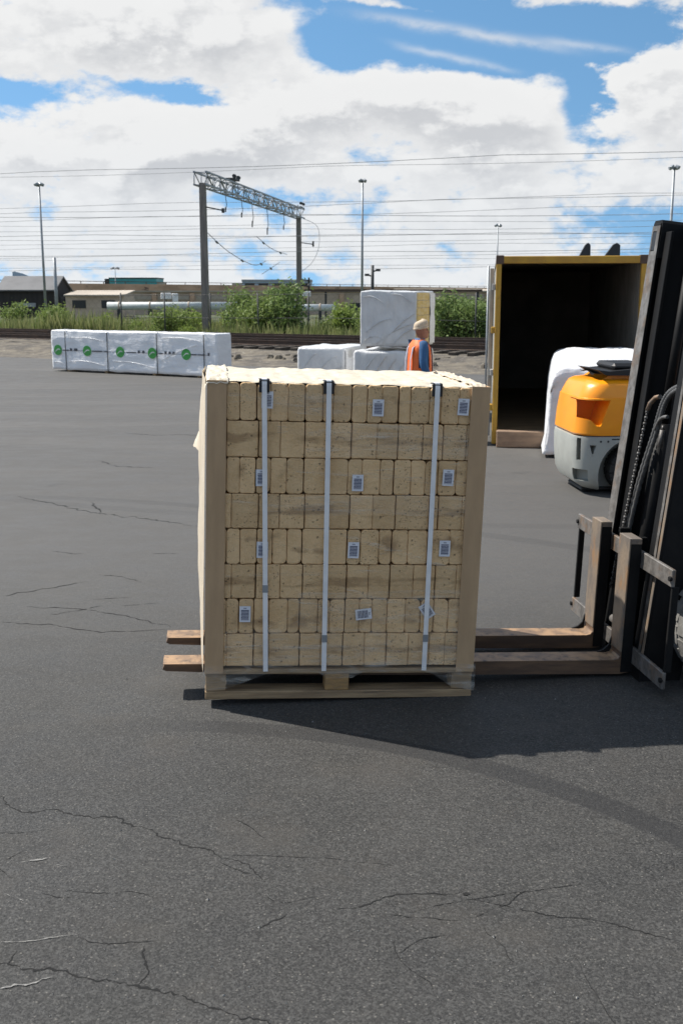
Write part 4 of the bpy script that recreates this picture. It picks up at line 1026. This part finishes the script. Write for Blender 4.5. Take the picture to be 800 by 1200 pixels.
# facing +x locally; right side is -y
P = [(0, 0, .95), (.0, 0, 1.15), (.0, 0, 1.33), (.0, 0, 1.45), (.02, 0, 1.53),
     (-.01, -.19, 1.42), (-.03, -.23, 1.14), (.05, -.23, .92), (-.01, .19, 1.42), (-.03, .23, 1.14), (.05, .23, .92),
     (.0, -.10, .88), (.02, -.11, .48), (-.03, -.11, .08), (.12, -.12, .04), (.0, .10, .88), (-.03, .11, .48), (-.06, .11, .08), (.09, .12, .04)]
Ed = [(0, 1), (1, 2), (2, 3), (3, 4), (3, 5), (5, 6), (6, 7), (3, 8), (8, 9), (9, 10), (0, 11), (11, 12), (12, 13), (13, 14), (0, 15), (15, 16), (16, 17), (17, 18)]
Rd = [.13, .125, .14, .075, .058, .055, .043, .030, .055, .043, .030, .085, .06, .043, .035, .085, .06, .043, .035]
nb = len(P)
for s_, wr in ((-1, 7), (1, 10)):                    # palms, thumbs and four curled fingers
    base = Vector(P[wr]); k0 = len(P)
    P.append(tuple(base + Vector((.012, 0, -.075)))); Rd.append((.036, .018)); Ed.append((wr, k0))
    for fi, (ox, ln) in enumerate(((.030, .065), (.010, .075), (-.010, .070), (-.028, .055))):
        a = base + Vector((.012 + ox, 0, -.10)); c = a + Vector((.004, -s_ * .012, -ln * .55)); d_ = c + Vector((-.002, -s_ * .024, -ln * .40))
        i0 = len(P); P += [tuple(a), tuple(c), tuple(d_)]; Rd += [.0095, .0085, .007]; Ed += [(k0, i0), (i0, i0 + 1), (i0 + 1, i0 + 2)]
    a = base + Vector((.045, -s_ * .01, -.055)); c = a + Vector((.015, -s_ * .015, -.035)); i0 = len(P)
    P += [tuple(a), tuple(c)]; Rd += [.011, .009]; Ed += [(k0, i0), (i0, i0 + 1)]
body = skin_obj('body', P, Ed, Rd, M_SKIN, person)
# head: shaped rings, turned a little further right than the body
hb = MB(); hb.M = Matrix.Translation((.025, 0, 1.50)) @ Matrix.Rotation(R(-8), 4, 'Z')
def hring(z, cx, rx, ry): 
    out = []
    for k in range(24):
        a = 2 * math.pi * k / 24; c_, s2 = math.cos(a), math.sin(a)
        x = cx + rx * c_; y = ry * s2 * (1 - .18 * max(0, c_))
        if c_ > .96 and .075 < z < .125: x += .024 * (1 - abs(z - .09) / .035 * .9)     # nose
        if c_ > .9 and .03 < z < .06: x += .006                                          # lips
        if .55 < abs(s2) < .95 and c_ > 0 and .12 < z < .14: x -= .006                     # eye sockets
        out.append((x, y, z))
    return out
hb.loft([hring(*q) for q in ((-.05, -.02, .052, .052), (0.0, .0, .062, .055), (.012, .02, .075, .055), (.03, .018, .085, .062), (.05, .014, .09, .066), (.07, .01, .092, .069), (.09, .006, .094, .071), (.11, .003, .095, .073), (.13, .0, .095, .074), (.16, -.004, .098, .077), (.20, -.008, .09, .073), (.235, -.01, .065, .055), (.255, -.01, .025, .022))])
head = hb.build('head', M_SKIN, body)
for sy in (-1, 1):
    b = MB(); b.M = hb.M; b.loft([[( -.012 + .016 * math.cos(a), sy * (.068 + t), .115 + .030 * math.sin(a)) for a in [k * math.pi / 5 for k in range(10)]] for t in (0, .014)]); b.build('ear', M_SKIN, body)
    b = MB(); b.M = hb.M; b.tube([(.078, sy * .032, .128), (.090, sy * .031, .128)], .010, 8); b.build('eye', M_EYE, body)
cp = MB(); cp.M = hb.M
cp.loft([[(-.008 + q[1] * math.cos(a), q[2] * math.sin(a), q[0] + .018 * math.cos(a)) for a in [2 * math.pi * k / 24 for k in range(24)]] for q in ((.145, .108, .088), (.165, .111, .091), (.20, .112, .092), (.235, .103, .085), (.258, .080, .068), (.272, .045, .04), (.276, .012, .01))])
cp.loft([[(-.008 + q[1] * math.cos(a), q[2] * math.sin(a), q[0] + .018 * math.cos(a)) for a in [2 * math.pi * k / 24 for k in range(24)]] for q in ((.142, .110, .090), (.146, .116, .096), (.172, .116, .096), (.178, .110, .09))])
cp.build('cap', M_CAP, person)
J = [(0, 0, .90), (.0, 0, 1.12), (.0, 0, 1.30), (.0, 0, 1.44), (-.01, -.19, 1.42), (-.035, -.235, 1.14), (.045, -.235, .95), (-.01, .19, 1.42), (-.035, .235, 1.14), (.045, .235, .95)]
skin_obj('jacket', J, [(0, 1), (1, 2), (2, 3), (3, 4), (4, 5), (5, 6), (3, 7), (7, 8), (8, 9)], [(.165, .20), (.155, .19), (.155, .19), (.085, .10), .082, .066, .055, .082, .066, .055], M_JACKET, person)
def ering(z, cx, rx, ry, n=28): return [(cx + rx * math.copysign(abs(math.cos(a)) ** .8, math.cos(a)), ry * math.copysign(abs(math.sin(a)) ** .8, math.sin(a)), z) for a in [2 * math.pi * k / n for k in range(n)]]
tb = MB(); tb.loft([ering(*q) for q in ((.86, .0, .150, .185), (.95, .0, .155, .192), (1.10, 0, .150, .185), (1.25, 0, .148, .180), (1.38, -.005, .125, .165), (1.45, -.005, .085, .10), (1.51, .005, .066, .066))]); tb.build('jacket_body', M_JACKET, person)
vb = MB()
def vring(z, cx, rx, ry):
    r0 = ering(z, cx, rx, ry); return r0
rings = [vring(*q) for q in ((.89, -.004, .172, .212), (.96, -.004, .174, .214), (1.08, -.004, .168, .206), (1.20, -.004, .164, .200), (1.28, -.004, .158, .194), (1.36, -.008, .145, .215), (1.42, -.010, .122, .200), (1.485, -.01, .085, .105))]
n = 28; vs = [p for r_ in rings for p in r_]; fs = []
for i in range(len(rings) - 1):
    for k in range(n):
        a = 2 * math.pi * (k + .5) / n; front_gap = abs(math.atan2(math.sin(a), math.cos(a))) < .30
        side = min(abs(abs(math.atan2(math.sin(a), math.cos(a))) - math.pi / 2), 9) < .42 and 2 <= i <= 5
        if front_gap or side: continue
        fs.append((i * n + k, i * n + (k + 1) % n, (i + 1) * n + (k + 1) % n, (i + 1) * n + k))
vb.add(vs, fs, True); vest = vb.build('vest', M_VEST, person)
for zc, sc_ in ((.97, 1.0),):
    b = MB(); b.loft([[(p[0] * 1.02 - .0, p[1] * 1.02, z) for p in ering(z, -.004, .174, .214) if p[0] < .165 or abs(p[1]) > .07] for z in (zc - .0, zc + .055)], caps=False, closed=False); b.build('reflective_band', M_REFL, vest)
for sy in (-1, 1):                                    # upright reflective bands over the shoulders
    b = MB()
    pts = [(.150, sy * .105, .90), (.152, sy * .10, 1.10), (.148, sy * .098, 1.25), (.125, sy * .10, 1.37), (.06, sy * .115, 1.455), (-.05, sy * .115, 1.455), (-.14, sy * .10, 1.36), (-.172, sy * .10, 1.2), (-.178, sy * .10, .9)]
    v_ = []
    for p in pts:
        c_ = Vector((p[0], p[1], 0)); v_ += [(p[0] * 1.08, p[1] - .024, p[2] + (.012 if 1.3 < p[2] else 0)), (p[0] * 1.08, p[1] + .024, p[2] + (.012 if 1.3 < p[2] else 0))]
    b.add(v_, [(2 * i, 2 * i + 1, 2 * i + 3, 2 * i + 2) for i in range(len(pts) - 1)], True); b.build('reflective_band', M_REFL, vest)
T = [(0, 0, .93), (0, -.10, .86), (.02, -.11, .48), (-.03, -.11, .10), (0, .10, .86), (-.03, .11, .48), (-.06, .11, .10)]
skin_obj('trousers', T, [(0, 1), (1, 2), (2, 3), (0, 4), (4, 5), (5, 6)], [(.15, .17), .115, .082, .068, .115, .082, .068], M_TROUSER, person)
for x_, y_ in ((-.03, -.11), (-.06, .11)):
    b = MB(); b.loft([[(x_ + cx + rx * math.cos(a), y_ + ry * math.sin(a), z) for a in [2 * math.pi * k / 16 for k in range(16)]] for (z, cx, rx, ry) in ((0, .06, .145, .052), (.03, .06, .148, .055), (.07, .045, .12, .052), (.11, .0, .07, .055), (.17, -.005, .065, .055))]); b.build('boot', M_BOOT, person)

# ------------------------------------------------------------------ fence, weeds, bushes
FS = 39.0
fence = thing('chain_link_fence', 'dark chain link fence on thin posts between track and weeds', 'fence', rw(0, FS, 0.05), math.atan2(GT.y, GT.x))
for k in range(30):
    x = -32 + 2.45 * k
    MB().cyl((x, 0, -.2), (x, 0, 2.15), .032, 8).build('post', M_DARK, fence)
for z in (2.08, 1.1, .1):
    MB().tube([(-32 + 2.45 * k, 0.04, z - (.03 * math.sin(k))) for k in range(30)], .010, 5).build('top_wire' if z > 2 else 'line_wire', M_DARK, fence)
b = MB()
for k in range(-10, 190):
    x = -32 + .38 * k
    for sg in (1, -1):
        x0 = max(-32, min(39, x)); b.add([(x, .05, .1), (x + .006, .05, .1), (x + sg * 2 + .006, .05, 2.08), (x + sg * 2, .05, 2.08)], [(0, 1, 2, 3)])
tag(b.build('wire_mesh', M_DARK, fence, recalc=False), kind='stuff')

b = MB(); rr = random.Random(5)
def hump(a, s): return .62 + .95 * noise.fractal(Vector((a * .22, s * .35, 1)), 1, 2, 3)
for k in range(42000):
    a = rr.uniform(-46, 34); s = 38.3 + 14 * rr.random() ** 1.4
    hgt = max(.15, hump(a, s) * rr.uniform(.55, 1.3)) * 1.0
    p = rw(a, s, 0); w = rr.uniform(.02, .05); an = rr.random() * 6.28
    lx, ly = rr.uniform(-.25, .25) * hgt, rr.uniform(-.25, .25) * hgt; c_, s2 = math.cos(an) * w, math.sin(an) * w
    b.v += [Vector((p.x - c_, p.y - s2, 0)), Vector((p.x + c_, p.y + s2, 0)), Vector((p.x + c_ + lx * .5, p.y + s2 + ly * .5, hgt * .6)), Vector((p.x + lx, p.y + ly, hgt))]
    o_ = len(b.v) - 4; b.f.append([o_, o_ + 1, o_ + 2, o_ + 3]); b.sm.append(False)
tag(b.build('weeds', M_GRASS, recalc=False), kind='stuff')

def bush_meshes(seed, hgt, wid, nst, nlf, lsz):
    rr = random.Random(seed); st = MB(); lf = MB()
    for i in range(nst):
        an = rr.random() * 6.28; sp = wid * .5 * rr.random() ** .7; top_ = hgt * rr.uniform(.55, 1.0)
        base = Vector((math.cos(an) * sp * .35, math.sin(an) * sp * .35, 0)); tip = Vector((math.cos(an) * sp, math.sin(an) * sp, top_))
        mid = base.lerp(tip, .5) + Vector((rr.uniform(-.1, .1), rr.uniform(-.1, .1), .1 * top_))
        st.tube([base, mid, tip], [.022, .014, .005], 5)
        for j in range(nlf):
            t = rr.random() ** .75; q = base.lerp(mid, t * 2) if t < .5 else mid.lerp(tip, t * 2 - 1)
            sprd = .10 + .22 * (1 - abs(t - .45)) * wid * .5
            q = q + Vector((rr.gauss(0, sprd), rr.gauss(0, sprd), rr.gauss(0, sprd * .7)))
            if q.z < .05: continue
            u_ = Vector((rr.gauss(0, 1), rr.gauss(0, 1), rr.gauss(0, .6))).normalized(); w_ = u_.cross(Vector((rr.gauss(0, 1), rr.gauss(0, 1), rr.gauss(0, 1)))).normalized()
            s_ = lsz * rr.uniform(.6, 1.4)
            lf.v += [q - u_ * s_, q + w_ * s_ * .45, q + u_ * s_, q - w_ * s_ * .45]; o_ = len(lf.v) - 4; lf.f.append([o_, o_ + 1, o_ + 2, o_ + 3]); lf.sm.append(False)
    return st.mesh('stems', M_STEM), lf
BV = []
for i, (hh, ww, ns, nl_, ls, mi) in enumerate(((2.2, 1.8, 16, 95, .09, 0), (1.5, 2.0, 16, 80, .085, 1), (2.8, 2.2, 18, 110, .10, 2), (1.1, 1.6, 14, 70, .08, 0), (1.9, 1.2, 10, 100, .085, 1))):
    st, lf = bush_meshes(50 + i, hh, ww, ns, nl_, ls); BV.append((st, lf.mesh('foliage', M_LEAF[mi], recalc=False)))
BL = ['tall mid green bush in the weeds behind the track', 'low bright green bush in the weeds behind the track', 'tall dark green bush in the weeds behind the track', 'small mid green bush in the weeds behind the track', 'slim bright green bush in the weeds behind the track']
def ZN(q):
    for lim, t in ((-.268, 'in the weeds left of the long white bundle'), (-.20, 'in the weeds behind the left half of the long white bundle'), (-.135, 'in the weeds behind the right half of the long white bundle'),
                   (-.085, 'in the weeds right of the nearer gantry post'), (-.02, 'in the weeds around the farther gantry post'), (.07, 'in the weeds behind the stacked grey bundles'), (.14, 'in the weeds between the worker and the container')):
        if q < lim: return t
    return 'in the weeds behind the container'
def bush(v, a, s, sc, label=None):
    p = rw(a, s, -.02); o = thing('bush', BL[v].replace('in the weeds behind the track', ZN(p.x / p.y)), 'bush', p, random.random() * 6.28, 'bushes in the weeds behind the track'); o.scale = (sc, sc, sc * random.uniform(.9, 1.1))
    link('stems', BV[v][0], o); link('foliage', BV[v][1], o)
rb = random.Random(11)
def at_px(px, s):                                     # distance along the railway for a bearing
    q = px; # bearing x/y
    return s * (q * .884 + .468) / (.884 - .468 * q) * -1 if False else (s * (GN.x - q * GN.y) / (q * GT.y - GT.x))
for q in [-.33 + .0095 * k for k in range(71)]:
    s = rb.uniform(40, 47); v = rb.choice((0, 1, 1, 3, 3, 4)); sc = rb.choice((.45, .55, .7, .85)) * rb.uniform(.85, 1.1)
    if -.095 < q < -.02: v = rb.choice((0, 2, 4)); sc = rb.uniform(.8, 1.05)
    if .085 < q < .15: v = rb.choice((0, 2, 4)); sc = rb.uniform(.62, .8); s = rb.uniform(40, 42)
    if abs(q + .0385) < .016: continue
    bush(v, at_px(q + rb.uniform(-.006, .006), s), s, sc)
for q in (-.053, -.062, -.07, .10, .118, .135, -.16, .03, -.27):
    s = 41.5; bush(2 if q > .08 else 0, at_px(q, s), s, (.66 if q > .08 else .85))

# ------------------------------------------------------------------ gantry, lamps, wires
GA = Vector((-6.25, 50, 0)); GB = Vector((-2.75, 71, 0)); gd = (GB - GA); gl = gd.length
gan = thing('catenary_gantry', 'steel lattice catenary gantry on two tall posts over the railway', 'gantry', GA, math.atan2(gd.y, gd.x))
MB().loft([[(x * sx, y * sx, z) for x, y in ((-.14, -.14), (.14, -.14), (.14, .14), (-.14, .14))] for z, sx in ((-.3, 1.1), (7.05, .92))], smooth=False).build('post', M_POLE, gan)
MB().loft([[(gl + x * sx, y * sx, z) for x, y in ((-.15, -.15), (.15, -.15), (.15, .15), (-.15, .15))] for z, sx in ((-.3, 1.1), (7.0, .92))], smooth=False).build('post', M_POLE, gan)
b = MB(); ch_ = [(-.28, 6.95), (.28, 6.95), (-.28, 7.5), (.28, 7.5)]
for (y, z) in ch_: b.box(-.4, gl + .5, y - .036, y + .036, z - .036, z + .036)
b.build('truss_chord', M_GALV, gan)
b = MB(); nb_ = 20; stp = (gl + .7) / nb_
for k in range(nb_):
    x0 = -.35 + stp * k; x1 = x0 + stp; fl2 = k % 2
    for y in (-.28, .28):
        b.tube([(x0, y, 6.95 if fl2 else 7.5), (x1, y, 7.5 if fl2 else 6.95)], .026, 5)
        b.tube([(x0, y, 6.95), (x0, y, 7.5)], .026, 5)
    for z in (6.95, 7.5): b.tube([(x0, -.28, z), (x1, .28, z)] if fl2 else [(x0, .28, z), (x1, -.28, z)], .03, 5)
b.build('truss_lacing', M_GALV, gan)
for (fx_, w_) in ((5.2, .9), (gl + .2, .9)):
    b = MB(); b.box(fx_ - .45, fx_ + .45, -.25, .25, 7.66 if fx_ < 10 else 7.55, 7.76 if fx_ < 10 else 7.62)
    for q in (-.4, .4): b.tube([(fx_ + q, 0, 7.5), (fx_ + q, 0, 7.75)], .03, 5); b.cyl((fx_ + q - .10, -.2, 7.84), (fx_ + q + .10, -.2, 7.84), .09, 10)
    b.build('bracket', M_DARK, gan)
for (x, ln) in ((3.0, .9), (6.0, .95), (8.2, 1.3), (11.6, 1.5), (15.8, 1.0)):
    b = MB(); b.tube([(x, -.2, 6.9), (x + .1, -.25, 6.9 - ln * .6), (x + .05, -.2, 6.9 - ln)], .018, 5)
    b.cyl((x + .05, -.2, 6.9 - ln * .75), (x + .05, -.2, 6.9 - ln), .032, 8); b.build('insulator', M_DARK, gan)
for (z0, ex) in ((5.4, .9), (3.1, .6), (2.7, .6)):
    b = MB(); b.tube([(gl, -.15, z0), (gl + .2, -ex, z0 - .1)], .03, 5); b.cyl((gl + .2, -ex, z0 - .25), (gl + .2, -ex, z0 + .1), .06, 8); b.build('side_bracket', M_DARK, gan)
b = MB(); b.tube([(0, -.15, 6.0), (.1, -.9, 5.85)], .03, 5); b.cyl((.1, -.9, 5.75), (.1, -.9, 5.95), .07, 8); b.build('side_bracket', M_DARK, gan)
b = MB(); b.tube(smooth([(gl, -.3, 6.9), (gl + .1, -1.2, 6.4), (gl + .1, -1.3, 5.2), (gl, -.9, 4.2), (gl, -.2, 3.6)], 5), .014, 5); b.build('loose_cable', M_WIRE, gan)
for pts in ([(.2, -.1, 4.9), (2.5, -.5, 4.1), (6, -.8, 3.6), (9.5, -.6, 3.9)], [(8, -.5, 5.1), (11, -.6, 4.6), (14, -.8, 4.4)], [(9, -.5, 3.2), (12, -.8, 3.9)]):
    b = MB(); p3 = smooth(pts, 6); b.tube(p3, .016, 5)
    for q in p3[3::6]: b.cyl(q + Vector((-.15, 0, 0)), q + Vector((.15, 0, -.05)), .05, 6)
    b.build('hanger_wire', M_WIRE, gan)

WIRES = [(-.32, .1067, .32, .128, 62), (-.32, .104, .32, .1225, 62.5), (-.32, .078, .32, .0905, 58), (-.32, .0715, .32, .091, 55), (-.32, .070, .32, .0725, 64), (-.32, .066, .32, .080, 58.5),
         (-.32, .0575, .32, .0612, 66), (-.32, .0525, .32, .0556, 66.5), (-.32, .0488, .32, .058, 60), (-.32, .040, .32, .048, 69), (-.32, .0352, .32, .0425, 70), (-.32, .0336, .32, .038, 72), (-.32, .0305, .32, .0335, 74), (-.32, .0248, .32, .0296, 76), (-.32, .0218, .32, .0265, 78), (-.32, .0605, .32, .068, 68), (-.32, .0455, .32, .052, 71)]
ORD = ['first', 'second', 'third', 'fourth', 'fifth', 'sixth', 'seventh', 'eighth', 'ninth', 'tenth', 'eleventh', 'twelfth', 'thirteenth', 'fourteenth', 'fifteenth', 'sixteenth', 'seventeenth']
WIRES.sort(key=lambda w: -w[1])
for i, (u0, v0, u1, v1, dist) in enumerate(WIRES):
    # each wire hangs along the railway: nearer on the right, sagging between its supports
    ext = 1.35
    y0 = dist * 1.06; y1 = dist * .94
    a = Vector((u0 * y0, y0, 2.15 + v0 * y0)); c = Vector((u1 * y1, y1, 2.15 + v1 * y1)); dlt = c - a
    a2 = a - dlt * .5; n = 24; L_ = 2.0; pts = []
    for k in range(n + 1):
        t = L_ * k / n; sag = .16 * math.sin(math.pi * ((t * 1.6 + i * .37) % 1))
        p = a2 + dlt * t; pts.append((p.x, p.y, p.z - sag))
    b = MB(); b.tube(pts, 0.0095 if i % 4 else .014, 4)
    tag(b.build('overhead_wire', M_WIRE), 'thin dark overhead wire above the railway, ' + ORD[i] + ' from the top at the left edge', 'wire', 'overhead wires above the railway')

def lamp(x, y, hgt, label, r0=.12, heads=3, hs=1.0):
    o = thing('lamp_mast', label, 'lamp post', (x, y, 0), .3, None)
    MB().tube([(0, 0, -.2), (0, 0, hgt)], [r0, r0 * .62], 10).build('pole', M_GALV, o)
    for k in range(heads):
        a = 2 * math.pi * k / heads + .4
        b = MB(); b.tube([(0, 0, hgt - .1), (.35 * hs * math.cos(a), .35 * hs * math.sin(a), hgt - .05)], .04, 5)
        b.M = Matrix.Translation((.42 * hs * math.cos(a), .42 * hs * math.sin(a), hgt - .06)) @ Matrix.Rotation(a, 4, 'Z') @ Matrix.Rotation(.45, 4, 'Y')
        b.box(-.26 * hs, .26 * hs, -.2 * hs, .2 * hs, -.09, .12, .03); b.build('lamp_head', M_GALV, o)
lamp(-24.5, 90, 10.9, 'tall slim lamp mast above the dark gabled shed', heads=4, hs=.6)
lamp(1.7, 90, 11.2, 'tall slim lamp mast rising behind the stacked bundles', heads=4, hs=.55)
lamp(20.9, 70, 10.0, 'tall slim lamp mast rising beside the black forklift mast', heads=4, hs=.55)
lamp(14.2, 100, 8.3, 'thin grey lamp mast left of the container roof', r0=.08, heads=2, hs=.6)
lamp(-26.9, 130, 5.2, 'small lamp post beside the teal building', r0=.07, heads=2, hs=.8)
so_ = thing('street_lamp', 'dark double arm street lamp just behind the stacked bundles', 'street lamp', (3.35, 118, 0), 0)
MB().tube([(0, 0, 0), (0, 0, 5.2)], [.2, .16], 8).build('pole', M_DARK, so_)
for sx, z in ((-1, 4.0), (1, 4.5)):
    b = MB(); b.tube([(0, 0, z), (sx * .45, 0, z + .15)], .09, 6); b.box(min(sx * .35, sx * .85), max(sx * .35, sx * .85), -.2, .2, z + .05, z + .3, .03); b.build('lamp_arm', M_DARK, so_)
tp = tag(MB().tube([(-22.0, 84, 0), (-22.0, 84, 4.9)], [.14, .12], 8).build('plain_pole', M_GALV), 'short plain pole behind the dark gabled shed', 'pole')

# ------------------------------------------------------------------ viaduct and buildings beyond the railway
va = Vector((-62, 77)); vbv = Vector((74, 277)); vdir = (vbv - va); vl = vdir.length
va = Vector((-31.5, 122)); vdir = Vector((59, 87)).normalized(); va = va - vdir * 60
via = thing('road_viaduct', 'long low weathered concrete viaduct across the whole background', 'viaduct', (va.x, va.y, 0), math.atan2(vdir.y, vdir.x))
VL = 420
MB().box(0, VL, 0, 8, 2.55, 3.0).build('deck', M_CONC, via)
MB().box(0, VL, -.25, -.01, 2.45, 3.32).build('parapet', M_CONC, via)
MB().box(0, VL, .3, 1.0, 2.05, 2.549).build('beam', M_CONC2, via)
pm = MB().box(-.35, .35, .15, 1.2, -.1, 2.05).mesh('pillar', M_CONC)
for k in range(42):
    o = link('pillar', pm, via); o.location = (4 + 10 * k, 0, 0)
rm = MB().box(-.04, .04, -.16, -.10, 3.32, 3.62).mesh('rail_post', M_RAIL)
for k in range(120):
    o = link('rail_post', rm, via); o.location = (3.5 * k, 0, 0)
MB().box(0, VL, -.17, -.09, 3.55, 3.62).build('hand_rail', M_RAIL, via)
tag(MB().box(-70, 60, 0, .5, -.1, 2.35).build('retaining_wall', M_WALL), 'grey stained retaining wall under the viaduct', 'wall')
rwl = bpy.data.objects['retaining_wall']
pm3 = MB().box(-.25, .25, -.22, -.003, -.1, 2.30, .03).mesh('pilaster', M_CONC)
for k in range(32):
    o = link('pilaster', pm3, rwl); o.location = (-68 + 4 * k, 0, 0)
pn = MB().box(.1, 3.4, -.10, -.004, 1.55, 1.95).mesh('pale_panel', M_CONC2); dn = MB().box(.6, 2.6, -.08, -.005, .1, 1.2).mesh('dark_opening', M_DARK)
for k in (1, 2, 3, 9, 10, 11, 12, 19, 20, 24, 25, 26, 27): link('pale_panel', pn, rwl).location = (-67.7 + 4 * k, 0, 0)
for k in (5, 8, 14, 16, 17, 21, 23): link('dark_opening', dn, rwl).location = (-67.7 + 4 * k, 0, 0)
MB().box(-70, 60, -.3, .6, 2.352, 2.5).build('coping', M_CONC2, rwl)
bpy.data.objects['retaining_wall'].location = (4, 118, 0); bpy.data.objects['retaining_wall'].rotation_euler = (0, 0, .10)

sh = thing('gabled_shed', 'dark boarded shed with grey gable roof at the left edge', 'shed', (-31.2, 99, 0), -.10)
MB().box(0, 5.3, .2, 4.0, -.1, 2.55).build('wall', M_SHED, sh)
MB().prism([(-.15, 2.40), (2.1, 3.62), (4.35, 2.40), (4.35, 2.52), (2.1, 3.78), (-.15, 2.52)], 'x', -.2, 5.45).build('roof', M_SHEDR, sh)
MB().prism([(.2, 2.55), (4.0, 2.55), (2.1, 3.6)], 'x', 5.0, 5.29).build('gable', M_SHED, sh)
MB().box(5.30, 5.34, 1.2, 2.2, 0, 1.9).build('door', M_DARK, sh)
MB().box(1.6, 3.4, .16, .2, 1.0, 1.35).build('window', M_GALV, sh)
tf = thing('angled_panel', 'small dark teal panel leaning above the shed roof', 'panel', (-31.5, 104, 0), 0)
MB().prism([(.2, 3.0), (2.6, 3.0), (2.6, 3.45), (1.2, 4.05), (.4, 4.25), (.2, 4.2)], 'y', 0, .2).build('panel', M_BLUEB, tf); MB().cyl((.4, .1, 0), (.4, .1, 3.0), .08, 8).build('post', M_DARK, tf)

pb = thing('low_building', 'low building with pale sloping roof beside the dark shed', 'building', (-24.6, 97, 0), .0)
MB().box(0, 5.2, 0, 5, -.1, 1.95).build('wall', M_WALL, pb); MB().prism([(-.25, 1.96), (4.9, 2.38), (4.9, 2.50), (-.25, 2.08)], 'x', -.1, 5.3).build('roof', M_CONC2, pb)
for k in range(2): MB().box(.6 + 2.6 * k, 1.8 + 2.6 * k, -.04, -.004, .9, 1.6).build('window', M_DARK, pb)
tbd = thing('teal_building', 'flat roofed teal clad building beyond the viaduct', 'building', (-42.5, 200, 0), 0)
MB().box(0, 8.6, 0, 8, 0, 4.9).build('wall', M_TEAL, tbd); MB().box(-.1, 8.7, -.1, 8.1, 4.901, 5.1).build('roof', M_DARK, tbd)
sm2 = MB().box(-.03, .03, -.05, -.005, 0, 4.85).mesh('wall_rib', M_TEAL)
for k in range(15):
    o = link('wall_rib', sm2, tbd); o.location = (.3 + .57 * k, 0, 0)
MB().box(8.61, 9.8, .5, 4, 0, 4.3).build('annex', M_CONC2, tbd); MB().box(-1.0, -.12, .5, 2, 0, 4.9).build('stair_tower', M_DARK, tbd)
bb = thing('long_building', 'long pale blue clad building with flat roof beyond the viaduct', 'building', (-18.2, 200, 0), 0)
MB().box(0, 12.6, 0, 8, 0, 4.35).build('wall', M_BLUEB, bb); MB().box(-.1, 12.7, -.1, 8.1, 4.351, 4.75).build('roof', M_GALV, bb)
MB().box(-1.9, -.02, .3, 4, 0, 4.15).build('annex', M_CONC2, bb)
wm = MB().box(-.9, .9, -.03, -.005, 3.6, 4.1).mesh('window', M_DARK)
for k in range(5):
    o = link('window', wm, bb); o.location = (1.4 + 2.5 * k, 0, 0)
pp = thing('pipeline', 'long pale pipe on supports above the weeds', 'pipe', (-19.8, 92, 0), 0)
MB().cyl((0, 0, 1.15), (11.0, 0, 1.15), .34, 14).build('pipe', M_PIPE, pp); MB().cyl((12.0, .0, 1.0), (19.5, 0, 1.0), .30, 14).build('pipe', M_PIPE, pp)
for x in (1, 3.6, 6.9, 10.5, 13.5, 18):
    MB().box(x - .12, x + .12, -.4, .4, 0, .9 if x < 11 else .75).build('support', M_DARK, pp); MB().cyl((x - .06, 0, 1.15 if x < 11 else 1.0), (x + .06, 0, 1.15 if x < 11 else 1.0), .38, 14).build('flange', M_WALL, pp)
def cabin(x, y, z, w, hgt, label):
    o = thing('equipment_box', label, 'box', (x, y, 0), .2)
    MB().box(0, w, 0, .8, z, z + hgt, .04).build('box', M_WHITE, o); MB().box(w * .45, w * .55, .3, .5, 0, z).build('post', M_DARK, o)
cabin(-15.9, 96, 1.7, .9, .55, 'white equipment box on a post, left of a close pair')
cabin(-14.9, 96, 1.45, .5, .75, 'narrow white equipment box on a post, right of a close pair')
cabin(-5.2, 96, 2.0, .7, .3, 'white equipment box on a post beside the nearer gantry post')
cabin(-3.6, 100, 1.9, .8, .5, 'white equipment box on a post beside the farther gantry post')
fb = thing('steel_footbridge', 'dark steel beam on slim posts in front of the viaduct', 'bridge', (-8.5, 104, 0), .02)
MB().box(2.0, 22, 0, .5, 2.35, 2.6).build('beam', M_RAIL, fb)
for x in (2.3, 7, 12, 17, 21.6): MB().box(x - .1, x + .1, .1, .4, 0, 2.35).build('post', M_DARK, fb)
rb2 = thing('low_building', 'low pale roofed building right of the stacked bundles', 'building', (7.2, 128, 0), .1)
MB().box(0, 14, 0, 6, 0, 2.1).build('wall', M_WALL, rb2); MB().prism([(-.3, 2.11), (5.8, 2.66), (5.8, 2.78), (-.3, 2.22)], 'x', -.2, 14.2).build('roof', M_CONC2, rb2)
for k in range(5): MB().box(1.0 + 2.7 * k, 1.25 + 2.7 * k, -.06, -.005, 0, 2.1).build('pier', M_DARK, rb2)
